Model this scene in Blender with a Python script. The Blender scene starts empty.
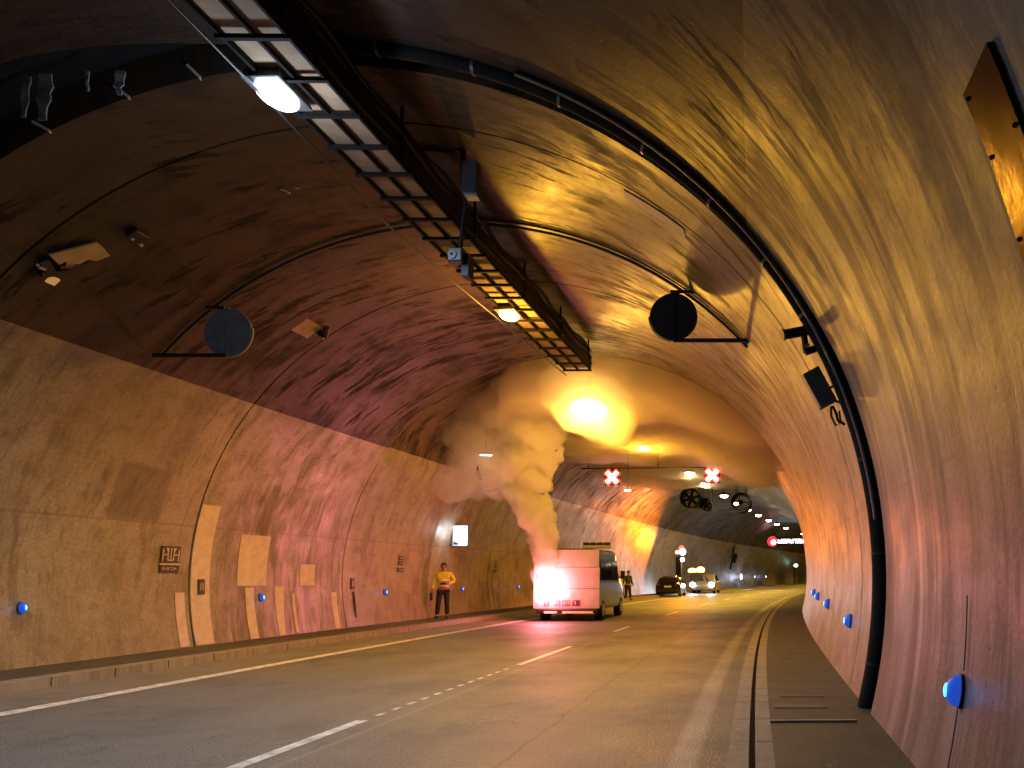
import bpy, bmesh, math, random
from math import sin, cos, pi, radians as rad, hypot, atan2
from mathutils import Vector, Matrix, noise
random.seed(7)
sc = bpy.context.scene
COL = sc.collection

# ---------------------------------------------------------------- camera, world, exposure
FPX = 770.0; YAW = -.029; PITCH = .057
cam_d = bpy.data.cameras.new('camera'); cam = bpy.data.objects.new('camera', cam_d); COL.objects.link(cam)
cam.location = (0, 0, 1.5)
cam.rotation_euler = (pi/2 + PITCH, 0, YAW)
cam_d.sensor_width = 36; cam_d.lens = 36*FPX/1024
cam_d.shift_x = -(762.6-512)/1024; cam_d.shift_y = (531.4-384)/1024
cam_d.clip_start = .05; cam_d.clip_end = 600
sc.camera = cam
wd = bpy.data.worlds.new('World'); sc.world = wd; wd.use_nodes = True
wd.node_tree.nodes['Background'].inputs[0].default_value = (.25, .28, .45, 1)
wd.node_tree.nodes['Background'].inputs[1].default_value = .03
vs = sc.view_settings
vs.view_transform = 'Standard'; vs.look = 'None'; vs.gamma = 1; vs.exposure = .22; vs.use_curve_mapping = False
cy = sc.cycles
cy.max_bounces = 7; cy.diffuse_bounces = 3; cy.glossy_bounces = 3; cy.volume_bounces = 6; cy.transmission_bounces = 4
cy.use_denoising = True; cy.sample_clamp_indirect = 6; cy.volume_step_rate = 2.0; cy.volume_max_steps = 256
cy.caustics_reflective = False; cy.caustics_refractive = False

# ---------------------------------------------------------------- tunnel coordinates: s along the road, X across, z up
R0 = 377.5; CX = -4.814; CZ = 1.478; RR = 5.85; SX = 1.062
def F(s, X, z): return Vector((R0-(R0-X)*cos(s/R0), (R0-X)*sin(s/R0), z))
def head(s): return -s/R0
def wallp(s, th, dr=0.0):
    t = rad(th); return F(s, CX+(RR+dr)*SX*cos(t), CZ+(RR+dr)*sin(t))
def wall_matrix(s, th, dr=0.0):
    "local x = along the road, y = up along the arc, z = inward normal"
    p = wallp(s, th, dr); n = (F(s, CX, CZ)-p); n.normalize()
    a = F(s+.1, CX, CZ)-F(s-.1, CX, CZ); a.normalize()
    up = n.cross(a); up.normalize()
    if up.z < 0: up = -up; a = -a
    m = Matrix((a, up, n)).transposed().to_4x4()
    m.translation = p
    return m

# ---------------------------------------------------------------- materials
def new_mat(name):
    m = bpy.data.materials.new(name); m.use_nodes = True
    return m, m.node_tree.nodes, m.node_tree.links
def bsdf(m): return m.node_tree.nodes['Principled BSDF']
def plain(name, col, rough=.5, metal=0, var=.25, scale=8, bump=0.0, spec=.5):
    m, N, L = new_mat(name); b = bsdf(m)
    tc = N.new('ShaderNodeTexCoord'); nz = N.new('ShaderNodeTexNoise'); nz.inputs['Scale'].default_value = scale; nz.inputs['Detail'].default_value = 6
    L.new(tc.outputs['Object'], nz.inputs['Vector'])
    r = N.new('ShaderNodeMapRange'); r.inputs['From Min'].default_value = .3; r.inputs['From Max'].default_value = .7
    r.inputs['To Min'].default_value = 1-var; r.inputs['To Max'].default_value = 1+var*.4
    L.new(nz.outputs['Fac'], r.inputs['Value'])
    mx = N.new('ShaderNodeVectorMath'); mx.operation = 'SCALE'; mx.inputs[0].default_value = col[:3]
    L.new(r.outputs['Result'], mx.inputs['Scale']); L.new(mx.outputs[0], b.inputs['Base Color'])
    b.inputs['Roughness'].default_value = rough; b.inputs['Metallic'].default_value = metal
    b.inputs['Specular IOR Level'].default_value = spec
    if bump:
        bp = N.new('ShaderNodeBump'); bp.inputs['Distance'].default_value = bump; bp.inputs['Strength'].default_value = .7
        L.new(nz.outputs['Fac'], bp.inputs['Height']); L.new(bp.outputs[0], b.inputs['Normal'])
    return m
def emit(name, col, st, base=(.02, .02, .02)):
    m, N, L = new_mat(name); b = bsdf(m)
    b.inputs['Base Color'].default_value = (*base, 1)
    b.inputs['Emission Color'].default_value = (*col, 1); b.inputs['Emission Strength'].default_value = st
    return m

class G:
    "tiny node helper"
    def __init__(s, m): s.N = m.node_tree.nodes; s.L = m.node_tree.links
    def put(s, inp, v):
        if hasattr(v, 'links'): s.L.new(v, inp)
        else: inp.default_value = v
    def math(s, op, a, b=0.0, c=None, clamp=False):
        n = s.N.new('ShaderNodeMath'); n.operation = op; n.use_clamp = clamp
        s.put(n.inputs[0], a); s.put(n.inputs[1], b)
        if c is not None: s.put(n.inputs[2], c)
        return n.outputs[0]
    def rng(s, v, a, b, c=0.0, d=1.0, smooth=False):
        n = s.N.new('ShaderNodeMapRange'); n.inputs['From Min'].default_value = a; n.inputs['From Max'].default_value = b
        n.inputs['To Min'].default_value = c; n.inputs['To Max'].default_value = d
        if smooth: n.interpolation_type = 'SMOOTHSTEP'
        s.put(n.inputs['Value'], v); return n.outputs['Result']
    def noise(s, vec, scale, detail=5, rough=.55, dist=0.0):
        n = s.N.new('ShaderNodeTexNoise'); s.put(n.inputs['Vector'], vec); n.inputs['Scale'].default_value = scale
        n.inputs['Detail'].default_value = detail; n.inputs['Roughness'].default_value = rough; n.inputs['Distortion'].default_value = dist
        return n.outputs['Fac']
    def vec(s, x, y, z=0.0):
        n = s.N.new('ShaderNodeCombineXYZ'); s.put(n.inputs[0], x); s.put(n.inputs[1], y); s.put(n.inputs[2], z); return n.outputs[0]
    def mix(s, f, a, b):
        n = s.N.new('ShaderNodeMix'); n.data_type = 'RGBA'; s.put(n.inputs['Factor'], f)
        for k, v in ((6, a), (7, b)):
            if hasattr(v, 'links'): s.L.new(v, n.inputs[k])
            else: n.inputs[k].default_value = (*v, 1)
        return n.outputs[2]
    def box(s, u, v, u0, u1, v0, v1, e=.05):
        a = s.math('MULTIPLY', s.rng(u, u0-e, u0+e), s.rng(u, u1-e, u1+e, 1, 0))
        b = s.math('MULTIPLY', s.rng(v, v0-e, v0+e), s.rng(v, v1-e, v1+e, 1, 0))
        return s.math('MULTIPLY', a, b)
    def bump(s, h, d, strength=1.0):
        n = s.N.new('ShaderNodeBump'); n.inputs['Distance'].default_value = d; n.inputs['Strength'].default_value = strength
        s.L.new(h, n.inputs['Height']); return n.outputs[0]

def V(th): return rad(th)*RR          # arc coordinate written in the UV map (v), u = s
def concrete():
    m, N, L = new_mat('painted_concrete'); g = G(m); b = bsdf(m)
    uv = N.new('ShaderNodeUVMap'); sep = N.new('ShaderNodeSeparateXYZ'); L.new(uv.outputs[0], sep.inputs[0])
    u, v = sep.outputs[0], sep.outputs[1]
    big = g.noise(g.vec(u, v), .45, 4)
    wob = g.math('MULTIPLY_ADD', g.noise(g.vec(u, v, 3.1), .8, 4), .35, u)
    str1 = g.noise(g.vec(g.math('MULTIPLY', wob, 2.6), g.math('MULTIPLY', v, .42)), 1.3, 9, .68)     # long streaks round the arc
    str2 = g.noise(g.vec(g.math('MULTIPLY', wob, 9.0), g.math('MULTIPLY', v, .9), 7.7), 1.2, 7, .68)
    fine = g.noise(g.vec(u, v, 1.0), 22, 5, .7)
    spot = g.noise(g.vec(u, v, 9.0), 3.2, 6, .7)
    # upper lining is bare and sooty, the lower walls carry a light coat
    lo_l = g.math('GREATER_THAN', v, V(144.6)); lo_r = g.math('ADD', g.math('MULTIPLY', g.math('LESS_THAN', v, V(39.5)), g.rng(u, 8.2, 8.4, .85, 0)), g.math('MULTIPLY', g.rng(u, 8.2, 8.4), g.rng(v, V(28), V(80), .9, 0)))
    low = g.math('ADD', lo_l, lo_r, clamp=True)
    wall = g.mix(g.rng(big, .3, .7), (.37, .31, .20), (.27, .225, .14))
    gate = g.rng(g.noise(g.vec(u, v, 12.0), .55, 4, .65), .44, .60)
    blot = g.noise(g.vec(u, v, 5.0), 1.4, 8, .68)
    wall = g.mix(g.math('MULTIPLY', g.rng(blot, .46, .62), .42), wall, (.17, .12, .065))
    wall = g.mix(g.math('MULTIPLY', g.math('MULTIPLY', g.rng(str1, .50, .60), gate), g.rng(v, V(10), V(40), .3, .65)), wall, (.12, .085, .05))
    wall = g.mix(g.math('MULTIPLY', g.rng(str2, .60, .75), .25), wall, (.50, .40, .28))
    scr = g.noise(g.vec(g.math('MULTIPLY_ADD', v, .10, g.math('MULTIPLY', u, 6.0)), g.math('MULTIPLY', v, .55), 3.3), 1.1, 4, .5)
    scrl = g.math('MULTIPLY', g.rng(g.math('ABSOLUTE', g.math('SUBTRACT', scr, .5)), .0, .012, 1, 0), g.rng(g.noise(g.vec(u, v, 15.0), .8, 3), .52, .60))
    wall = g.mix(g.math('MULTIPLY', g.rng(spot, .50, .66), .5), wall, (.12, .085, .05))
    # right hand wall near the camera is darker and greyer in tall streaks
    nearr = g.math('MULTIPLY', g.math('LESS_THAN', v, V(60)), g.rng(u, 8.0, 8.6, 1, 0))
    wall = g.mix(g.math('MULTIPLY', nearr, g.rng(str1, .44, .58, 0, .8)), wall, (.10, .085, .075))
    colm = g.noise(g.vec(g.math('MULTIPLY_ADD', g.noise(g.vec(u, v, 6), .9, 3), .12, u), g.math('MULTIPLY', v, .06), 2.2), 3.4, 6, .6)
    wall = g.mix(g.math('MULTIPLY', nearr, g.rng(colm, .50, .56, 0, .7)), wall, (.075, .062, .056))
    wall = g.mix(g.math('MULTIPLY', nearr, g.rng(colm, .44, .36, 0, .35)), wall, (.42, .36, .31))
    sh = g.math('MULTIPLY_ADD', v, .22, wob)
    strk = g.noise(g.vec(g.math('MULTIPLY', sh, 3.6), g.math('MULTIPLY', v, .55), 4.4), 1.5, 6, .66)
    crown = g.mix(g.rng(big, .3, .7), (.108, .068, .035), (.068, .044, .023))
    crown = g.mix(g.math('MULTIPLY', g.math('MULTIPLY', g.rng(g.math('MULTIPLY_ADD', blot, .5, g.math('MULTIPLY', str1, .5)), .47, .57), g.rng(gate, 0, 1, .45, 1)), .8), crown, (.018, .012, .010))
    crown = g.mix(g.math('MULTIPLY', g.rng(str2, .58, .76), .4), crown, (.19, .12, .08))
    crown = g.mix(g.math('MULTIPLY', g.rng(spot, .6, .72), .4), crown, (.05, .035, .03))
    # the lining over the camera is mixed almost to black
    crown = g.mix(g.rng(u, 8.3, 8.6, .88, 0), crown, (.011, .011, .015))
    sk = g.math('MULTIPLY', g.rng(strk, .545, .60), g.rng(g.noise(g.vec(u, v, 21.0), .5, 4, .6), .40, .50))
    sk = g.math('MULTIPLY', sk, g.math('MULTIPLY', g.rng(v, V(12), V(42), .22, .85), 1.0))
    crown = g.mix(g.math('MULTIPLY', sk, .92), crown, (.010, .007, .006))
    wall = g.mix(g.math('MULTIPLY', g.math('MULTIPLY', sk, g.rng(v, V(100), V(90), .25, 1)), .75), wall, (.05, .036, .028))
    crown = g.mix(g.math('ADD', g.rng(u, 32, 44, 0, .85), g.rng(u, 9, 14, .35, 0)), crown, (.018, .014, .011))  # soot far off; just past the ring the weaker light is painted in
    nr2 = g.math('MULTIPLY', nearr, g.rng(v, V(30), V(12)))
    wall = g.mix(g.math('MULTIPLY', nr2, g.rng(colm, .40, .54, .70, .25)), wall, (.31, .265, .285))  # mauve-grey of the lamp light put into the lower wall colour
    pl = g.rng(g.math('ABSOLUTE', g.math('SUBTRACT', g.math('FRACT', g.math('DIVIDE', u, 1.31)), .5)), .0, .012, 1, 0)
    wall = g.mix(g.math('MULTIPLY', g.math('MULTIPLY', pl, lo_l), g.rng(blot, .4, .6, .1, .45)), wall, (.09, .065, .04))
    def band(u0, w, v0, v1, a, c):
        uu = g.math('MULTIPLY_ADD', g.noise(g.vec(g.math('MULTIPLY', u, .3), g.math('MULTIPLY', v, .5), u0), 1.0, 4, .6), .16, g.math('SUBTRACT', u, .08))
        k = g.math('MULTIPLY', g.rng(g.math('ABSOLUTE', g.math('SUBTRACT', uu, u0)), w*1.0, w*2.4, 1, 0), g.math('MULTIPLY', g.rng(v, V(v0)-.3, V(v0)), g.rng(v, V(v1)-.4, V(v1)+.4, 1, 0)))
        return g.mix(g.math('MULTIPLY', k, g.math('MULTIPLY', g.rng(fine, .3, .6, .5, 1), a)), wall, c)
    for args in ((6.05, .04, -18, 16, .65, (.06, .052, .05)), (6.16, .035, -18, 14, .75, (.50, .44, .40)), (6.32, .05, -18, 14, .7, (.05, .042, .04)), (5.32, .10, -18, 5, .7, (.06, .05, .05)), (4.85, .10, 2, 12, .6, (.06, .05, .05)),
                 (5.6, .04, -10, 22, .5, (.07, .06, .055)), (4.2, .12, -14, 10, .5, (.07, .06, .06)), (7.08, .08, -18, 24, .5, (.09, .07, .065)), (3.9, .05, 0, 30, .5, (.06, .05, .05))):
        wall = band(*args)
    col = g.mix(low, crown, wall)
    col = g.mix(g.math('MULTIPLY', scrl, .7), col, (.035, .027, .022))
    vo = N.new('ShaderNodeTexVoronoi'); vo.inputs['Scale'].default_value = 7; L.new(g.vec(u, v), vo.inputs['Vector'])
    pore = g.math('MULTIPLY', g.rng(vo.outputs['Distance'], .05, .12, 1, 0), g.rng(g.noise(g.vec(u, v, 2.0), 1.1, 2), .5, .58))
    col = g.mix(g.math('MULTIPLY', pore, .6), col, (.03, .025, .02))
    # right crown shares the wall coat's colour
    # form-work lift lines
    for vv, a in ((V(170.4), .45), (V(7.8), .30), (V(-165.5), .0)):
        if a: col = g.mix(g.math('MULTIPLY', g.rng(g.math('ABSOLUTE', g.math('SUBTRACT', v, vv)), .0, .03, 1, 0), a), col, (.08, .06, .04))
    lowb = g.rng(v, V(166), V(170.4), 0, 1)
    # damp stain column and grime at the foot of the wall
    st = g.math('MULTIPLY', g.box(u, v, 12.9, 14.0, V(160.5), V(170.2), .04), .6)
    st2 = g.math('MULTIPLY', g.box(u, v, 13.5, 14.1, V(144.5), V(160.5), .1), .4)
    col = g.mix(g.math('MAXIMUM', st, st2), col, (.10, .075, .03))
    foot = g.math('MAXIMUM', g.rng(v, V(184), V(194)), g.rng(v, V(-4), V(-14)))
    col = g.mix(g.math('MULTIPLY', foot, g.rng(str2, .35, .65, 0, .75)), col, (.16, .125, .09))
    # washed, weeping area between 15.6 m and 20 m
    weep = g.math('MULTIPLY', g.box(u, v, 15.7, 19.9, V(160), V(196), .3), g.rng(str2, .42, .6))
    col = g.mix(g.math('MULTIPLY', weep, .7), col, (.13, .10, .045))
    col = g.mix(g.rng(fine, .42, .68, 0, .42), col, (.06, .048, .036))
    L.new(col, b.inputs['Base Color'])
    rf = g.rng(blot, .35, .65, .33, .50); dk = g.math('MAXIMUM', sk, g.math('MULTIPLY', g.math('MULTIPLY', g.rng(str1, .47, .57), gate), .8)); dk = g.math('MAXIMUM', dk, g.math('MULTIPLY', nearr, g.rng(colm, .50, .56, 0, .6))); dk = g.math('MULTIPLY', dk, g.math('MULTIPLY', g.rng(v, V(138), V(150), .85, .45), g.rng(v, V(10), V(40), .35, 1)))
    L.new(g.math('MULTIPLY_ADD', dk, .28, rf), b.inputs['Roughness'])
    L.new(g.math('MULTIPLY', g.math('SUBTRACT', 1.0, g.math('MULTIPLY', dk, .93)), g.math('ADD', .18, g.math('MULTIPLY', g.math('MAXIMUM', low, g.rng(v, V(95), V(80))), .38))), b.inputs['Specular IOR Level'])
    h = g.math('ADD', g.math('MULTIPLY', blot, .9), g.math('ADD', g.math('MULTIPLY', str1, .35), g.math('MULTIPLY', fine, .12)))
    h = g.math('ADD', h, g.math('MULTIPLY', g.rng(spot, .4, .7), .15))
    L.new(g.bump(g.math('SUBTRACT', h, g.math('ADD', g.math('MULTIPLY', pore, .25), g.math('MULTIPLY', scrl, .15))), .012, .8), b.inputs['Normal'])
    return m

def asphalt():
    m, N, L = new_mat('asphalt'); g = G(m); b = bsdf(m)
    uv = N.new('ShaderNodeUVMap'); sep = N.new('ShaderNodeSeparateXYZ'); L.new(uv.outputs[0], sep.inputs[0])
    u, v = sep.outputs[0], sep.outputs[1]
    track = g.noise(g.vec(g.math('MULTIPLY', u, .05), v), 1.3, 4)
    gr = g.noise(g.vec(u, v), 60, 4, .8); big = g.noise(g.vec(u, v, 4.0), .7, 6, .6); lng = g.noise(g.vec(g.math('MULTIPLY', u, .25), g.math('MULTIPLY', v, 3.0)), 2.0, 5)
    col = g.mix(g.rng(track, .35, .65), (.10, .095, .085), (.065, .062, .058))
    col = g.mix(g.rng(gr, .40, .66, 0, .75), col, (.22, .20, .17))
    vo = N.new('ShaderNodeTexVoronoi'); vo.inputs['Scale'].default_value = 42; L.new(uv.outputs[0], vo.inputs['Vector'])
    col = g.mix(g.rng(vo.outputs['Distance'], .12, .3, .7, 0), col, (.26, .24, .20))
    ck = g.noise(g.vec(u, v, 8.0), .9, 5, .6); crk = g.math('MULTIPLY', g.rng(g.math('ABSOLUTE', g.math('SUBTRACT', ck, .5)), .0, .006, 1, 0), g.rng(g.noise(g.vec(u, v, 9.0), .35, 2), .5, .56))
    col = g.mix(g.math('MULTIPLY', crk, .8), col, (.015, .015, .015))
    ptc = g.box(u, v, 9.5, 13.2, -6.9, -5.2, .03); col = g.mix(g.math('MULTIPLY', ptc, .0), col, (.04, .04, .04))
    col = g.mix(g.rng(big, .5, .72, 0, .55), col, (.045, .043, .04))
    col = g.mix(g.rng(lng, .55, .75, 0, .35), col, (.15, .14, .12))
    # pale dusty shoulder
    col = g.mix(g.math('MULTIPLY', g.rng(v, -8.1, -8.5), g.rng(big, .2, .6, .7, .3)), col, (.26, .22, .17))
    # faded edge wear beside the right kerb
    ew = g.math('MULTIPLY', g.box(u, v, 6.0, 200, -.62, -.40, .04), g.rng(big, .3, .6, .85, .45))
    col = g.mix(ew, col, (.34, .31, .25))
    # longitudinal joint next to the lane line and cracks
    jt = g.rng(g.math('ABSOLUTE', g.math('SUBTRACT', v, g.math('MULTIPLY_ADD', g.noise(g.vec(u, 0), 1.2, 3), .05, -3.72))), .0, .035, 1, 0)
    col = g.mix(g.math('MULTIPLY', jt, .55), col, (.27, .24, .18))
    jt2 = g.rng(g.math('ABSOLUTE', g.math('SUBTRACT', v, g.math('MULTIPLY_ADD', g.noise(g.vec(u, 5), .9, 3), .25, -2.1))), .0, .03, 1, 0)
    col = g.mix(g.math('MULTIPLY', jt2, .5), col, (.02, .02, .02))
    L.new(col, b.inputs['Base Color'])
    L.new(g.rng(big, .3, .7, .46, .66), b.inputs['Roughness']); b.inputs['Specular IOR Level'].default_value = .5
    L.new(g.bump(g.math('ADD', gr, g.math('SUBTRACT', g.math('MULTIPLY', big, .5), vo.outputs['Distance'])), .008, .9), b.inputs['Normal'])
    return m
def line_paint():
    m, N, L = new_mat('road_paint'); g = G(m); b = bsdf(m)
    tc = N.new('ShaderNodeTexCoord'); n = g.noise(tc.outputs['Object'], 7, 8, .75)
    L.new(g.mix(g.rng(n, .42, .62), (.75, .72, .64), (.30, .28, .24)), b.inputs['Base Color']); b.inputs['Roughness'].default_value = .5
    return m
def kerbstone():
    m, N, L = new_mat('kerb_stone'); g = G(m); b = bsdf(m)
    uv = N.new('ShaderNodeUVMap'); sep = N.new('ShaderNodeSeparateXYZ'); L.new(uv.outputs[0], sep.inputs[0])
    u = sep.outputs[0]; f = g.math('FRACT', u)
    cell = g.noise(g.vec(g.math('FLOOR', u), 2.0), 3.3, 1)
    n = g.noise(g.vec(u, sep.outputs[1]), 9, 6, .7)
    col = g.mix(cell, (.34, .29, .22), (.20, .17, .13)); col = g.mix(g.rng(n, .45, .7, 0, .7), col, (.09, .08, .06))
    jn = g.rng(g.math('ABSOLUTE', g.math('SUBTRACT', f, .5)), .0, .02, 1, 0)
    col = g.mix(jn, col, (.02, .02, .02)); L.new(col, b.inputs['Base Color']); b.inputs['Roughness'].default_value = .6
    L.new(g.bump(g.math('SUBTRACT', n, jn), .012), b.inputs['Normal'])
    return m
def pavement():
    m, N, L = new_mat('footway_asphalt'); g = G(m); b = bsdf(m)
    uv = N.new('ShaderNodeUVMap'); n = g.noise(uv.outputs[0], 2.2, 8, .7); gr = g.noise(uv.outputs[0], 70, 3, .8)
    col = g.mix(g.rng(n, .4, .65), (.075, .065, .05), (.035, .032, .028)); col = g.mix(g.rng(n, .62, .7, 0, .6), col, (.2, .18, .14))
    col = g.mix(g.rng(gr, .5, .75, 0, .4), col, (.15, .13, .1))
    L.new(col, b.inputs['Base Color']); b.inputs['Roughness'].default_value = .6; L.new(g.bump(gr, .006), b.inputs['Normal'])
    return m
def mortar():
    m, N, L = new_mat('pale_mortar'); g = G(m); b = bsdf(m)
    uv = N.new('ShaderNodeUVMap'); n = g.noise(uv.outputs[0], 5, 7, .65)
    L.new(g.mix(g.rng(n, .35, .7), (.64, .50, .47), (.46, .36, .33)), b.inputs['Base Color']); b.inputs['Roughness'].default_value = .55
    L.new(g.bump(n, .01), b.inputs['Normal'])
    return m
M = dict(
    conc=concrete(), asph=asphalt(), line=line_paint(), kerb=kerbstone(), pave=pavement(), mortar=mortar(),
    black=plain('black_rubber', (.012, .012, .014), .45), void=plain('dark_recess', (.006, .006, .007), .9),
    steel=plain('grey_steel', (.18, .18, .19), .4, .7), darksteel=plain('dark_steel', (.035, .035, .04), .45, .4),
    galv=plain('galvanised_plate', (.36, .25, .16), .8, 0, .35, 3, .01, .2), clip=plain('pale_clip', (.45, .42, .38), .5),
    signback=plain('sign_back_grey', (.22, .27, .38), .35, .2), signdark=plain('sign_back_dark', (.03, .03, .033), .4, .2),
    mirror=plain('brushed_steel_plate', (.20, .135, .08), .16, .95, .3, 3, .006), flap=plain('torn_insulation', (.30, .31, .34), .95, 0, .4, 8, 0, .1),
    darkpaint=plain('dark_plate', (.04, .03, .02), .5), palepaint=plain('pale_print', (.55, .45, .28), .5),
    van=plain('van_white_paint', (.46, .43, .43), .5, 0, .15, 3), vanside=plain('van_side_paint', (.055, .047, .03), .25, .1, .2, 3),
    tyre=plain('tyre_rubber', (.02, .02, .02), .8), rim=plain('wheel_rim', (.35, .35, .36), .35, .8),
    glass=plain('dark_window_glass', (.015, .015, .02), .08, 0, .05), carblack=plain('black_car_paint', (.012, .011, .012), .2),
    silver=plain('silver_car_paint', (.30, .30, .32), .3, .5), red=plain('dull_red_lens', (.25, .02, .015), .3),
    white=plain('white_plastic', (.6, .6, .6), .4), skin=plain('skin', (.30, .16, .10), .55, 0, .15), hair=plain('dark_hair', (.015, .012, .01), .7),
    yellow=plain('yellow_jacket_cloth', (.62, .58, .05), .7, 0, .3, 12, .02), trousers=plain('dark_trouser_cloth', (.006, .006, .008), .8),
    grey=plain('grey_jacket_cloth', (.05, .05, .05), .8), reflect=plain('reflective_tape', (.75, .72, .62), .4),
    matte=plain('matte_black_steel', (.012, .011, .012), .85, 0, .2, 8, 0, .15),
    slot=plain('drain_slot_iron', (.01, .01, .01), .6), strip=plain('worn_metal_strip', (.40, .33, .24), .5, .3),
)

# ---------------------------------------------------------------- mesh helpers
class B:
    def __init__(s): s.v = []; s.f = []; s.uv = {}; s.sm = set()
    def add(s, vs, fs, smooth=False):
        o = len(s.v); s.v += [Vector(p) for p in vs]
        for f in fs:
            if smooth: s.sm.add(len(s.f))
            s.f.append([i+o for i in f])
        return s
    def box(s, c, d, rot=None, taper=1.0):
        x, y, z = d[0]/2, d[1]/2, d[2]/2; c = Vector(c)
        P = [Vector((a*x*(taper if e > 0 else 1), b_*y*(taper if e > 0 else 1), e*z)) for e in (-1, 1) for b_ in (-1, 1) for a in (-1, 1)]
        if rot: P = [rot @ p for p in P]
        return s.add([p+c for p in P], [(0, 2, 3, 1), (4, 5, 7, 6), (0, 1, 5, 4), (2, 6, 7, 3), (0, 4, 6, 2), (1, 3, 7, 5)])
    def bar(s, a, b, w, h=None, up=Vector((0, 0, 1))):
        a = Vector(a); b = Vector(b); h = h or w; d = b-a; L_ = d.length; d.normalize()
        x = d.cross(up)
        if x.length < 1e-4: x = Vector((1, 0, 0))
        x.normalize(); u = x.cross(d)
        m = Matrix((x, d, u)).transposed()
        return s.box((a+b)/2, (w, L_, h), m)
    def tube(s, pts, r, n=10, cap=True):
        pts = [Vector(p) for p in pts]; rs = r if isinstance(r, (list, tuple)) else [r]*len(pts)
        vs = []; fs = []; prev = None
        for i, p in enumerate(pts):
            d = (pts[min(i+1, len(pts)-1)]-pts[max(i-1, 0)]).normalized()
            if prev is None:
                x = d.cross(Vector((0, 0, 1)));
                if x.length < 1e-3: x = d.cross(Vector((1, 0, 0)))
            else: x = prev-d*prev.dot(d)
            x.normalize(); prev = x; y = d.cross(x)
            vs += [p+(x*cos(2*pi*k/n)+y*sin(2*pi*k/n))*rs[i] for k in range(n)]
        for i in range(len(pts)-1):
            for k in range(n): a = i*n+k; b_ = i*n+(k+1) % n; fs.append((a, b_, b_+n, a+n))
        s.add(vs, fs, True)
        if cap: s.add([vs[k] for k in range(n)], [tuple(range(n))[::-1]]); s.add(vs[-n:], [tuple(range(n))])
        return s
    def cyl(s, a, b, r, n=20, r2=None): return s.tube([a, b], [r, r if r2 is None else r2], n)
    def prism(s, poly, fn, h0, h1):
        "poly: list of 2d points; fn(x, y, h) -> 3d"
        n = len(poly); vs = [fn(x, y, h0) for x, y in poly]+[fn(x, y, h1) for x, y in poly]
        return s.add(vs, [tuple(range(n))[::-1], tuple(range(n, 2*n))]+[(i, (i+1) % n, (i+1) % n+n, i+n) for i in range(n)])
    def ball(s, c, r, n=12, sc_=(1, 1, 1)):
        c = Vector(c); vs = []; fs = []
        for i in range(n+1):
            t = pi*i/n
            for k in range(2*n): p = 2*pi*k/(2*n); vs.append(c+Vector((sin(t)*cos(p)*r*sc_[0], sin(t)*sin(p)*r*sc_[1], cos(t)*r*sc_[2])))
        for i in range(n):
            for k in range(2*n): a = i*2*n+k; b_ = i*2*n+(k+1) % (2*n); fs.append((a, a+2*n, b_+2*n, b_))
        return s.add(vs, fs, True)
    def build(s, name, mat, parent=None, loc=None, bevel=0, smooth=None, fix=True):
        me = bpy.data.meshes.new(name); me.from_pydata([tuple(p) for p in s.v], [], s.f)
        if s.uv:
            ul = me.uv_layers.new(name='UVMap'); vi = [l.vertex_index for l in me.loops]
            for li, v in enumerate(vi): ul.data[li].uv = s.uv[v]
        for i in s.sm: me.polygons[i].use_smooth = True
        if fix and not s.uv:
            bm = bmesh.new(); bm.from_mesh(me); bmesh.ops.recalc_face_normals(bm, faces=bm.faces); bm.to_mesh(me); bm.free()
        me.materials.append(mat)
        o = bpy.data.objects.new(name, me); COL.objects.link(o)
        if parent: o.parent = parent
        if loc is not None: o.location = loc
        if bevel:
            md = o.modifiers.new('bevel', 'BEVEL'); md.width = bevel; md.segments = 2; md.limit_method = 'ANGLE'
        return o
def grid(b, fn, us, vs_, uvf=None):
    o = len(b.v)
    for u in us:
        for v in vs_:
            b.v.append(Vector(fn(u, v)))
            if uvf: b.uv[len(b.v)-1] = uvf(u, v)
    n = len(vs_)
    for i in range(len(us)-1):
        for j in range(n-1):
            a = o+i*n+j; b.sm.add(len(b.f)); b.f.append([a, a+1, a+n+1, a+n])
def lin(a, b, n): return [a+(b-a)*i/n for i in range(n+1)]
def tag(o, label=None, cat=None, group=None, kind=None):
    for k, v in (('label', label), ('category', cat), ('group', group), ('kind', kind)):
        if v: o[k] = v
    return o
def thing(name, label, cat, loc=(0, 0, 0), rz=0, group=None, mat=None):
    o = bpy.data.objects.new(name, None); COL.objects.link(o); o.empty_display_size = .2
    if mat is not None: o.matrix_world = mat
    else: o.location = loc; o.rotation_euler = (0, 0, rz)
    return tag(o, label, cat, group)
def copy_thing(o, mat=None, loc=None, rz=None, label=None):
    c = o.copy(); COL.objects.link(c)
    if mat is not None: c.matrix_world = mat
    if loc is not None: c.location = loc
    if rz is not None: c.rotation_euler = (0, 0, rz)
    if label: c['label'] = label
    for ch in list(o.children):
        d = ch.copy(); COL.objects.link(d); d.parent = c; d.matrix_local = ch.matrix_local
        for gch in list(ch.children):
            e = gch.copy(); COL.objects.link(e); e.parent = d; e.matrix_local = gch.matrix_local
    return c
def lamp(name, p, power, col, r=.12, parent=None, spot=None, target=None, blend=.5):
    d = bpy.data.lights.new(name, 'SPOT' if spot else 'POINT'); d.energy = power; d.color = col; d.shadow_soft_size = r
    o = bpy.data.objects.new(name, d); COL.objects.link(o)
    if spot: d.spot_size = rad(spot); d.spot_blend = blend
    o.location = p
    if target is not None: o.rotation_euler = (Vector(target)-Vector(p)).to_track_quat('-Z', 'Y').to_euler()
    if parent:
        bpy.context.view_layer.update(); w = o.matrix_basis.copy(); o.parent = parent; o.matrix_parent_inverse = parent.matrix_world.inverted(); o.matrix_basis = w
    return o

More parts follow.
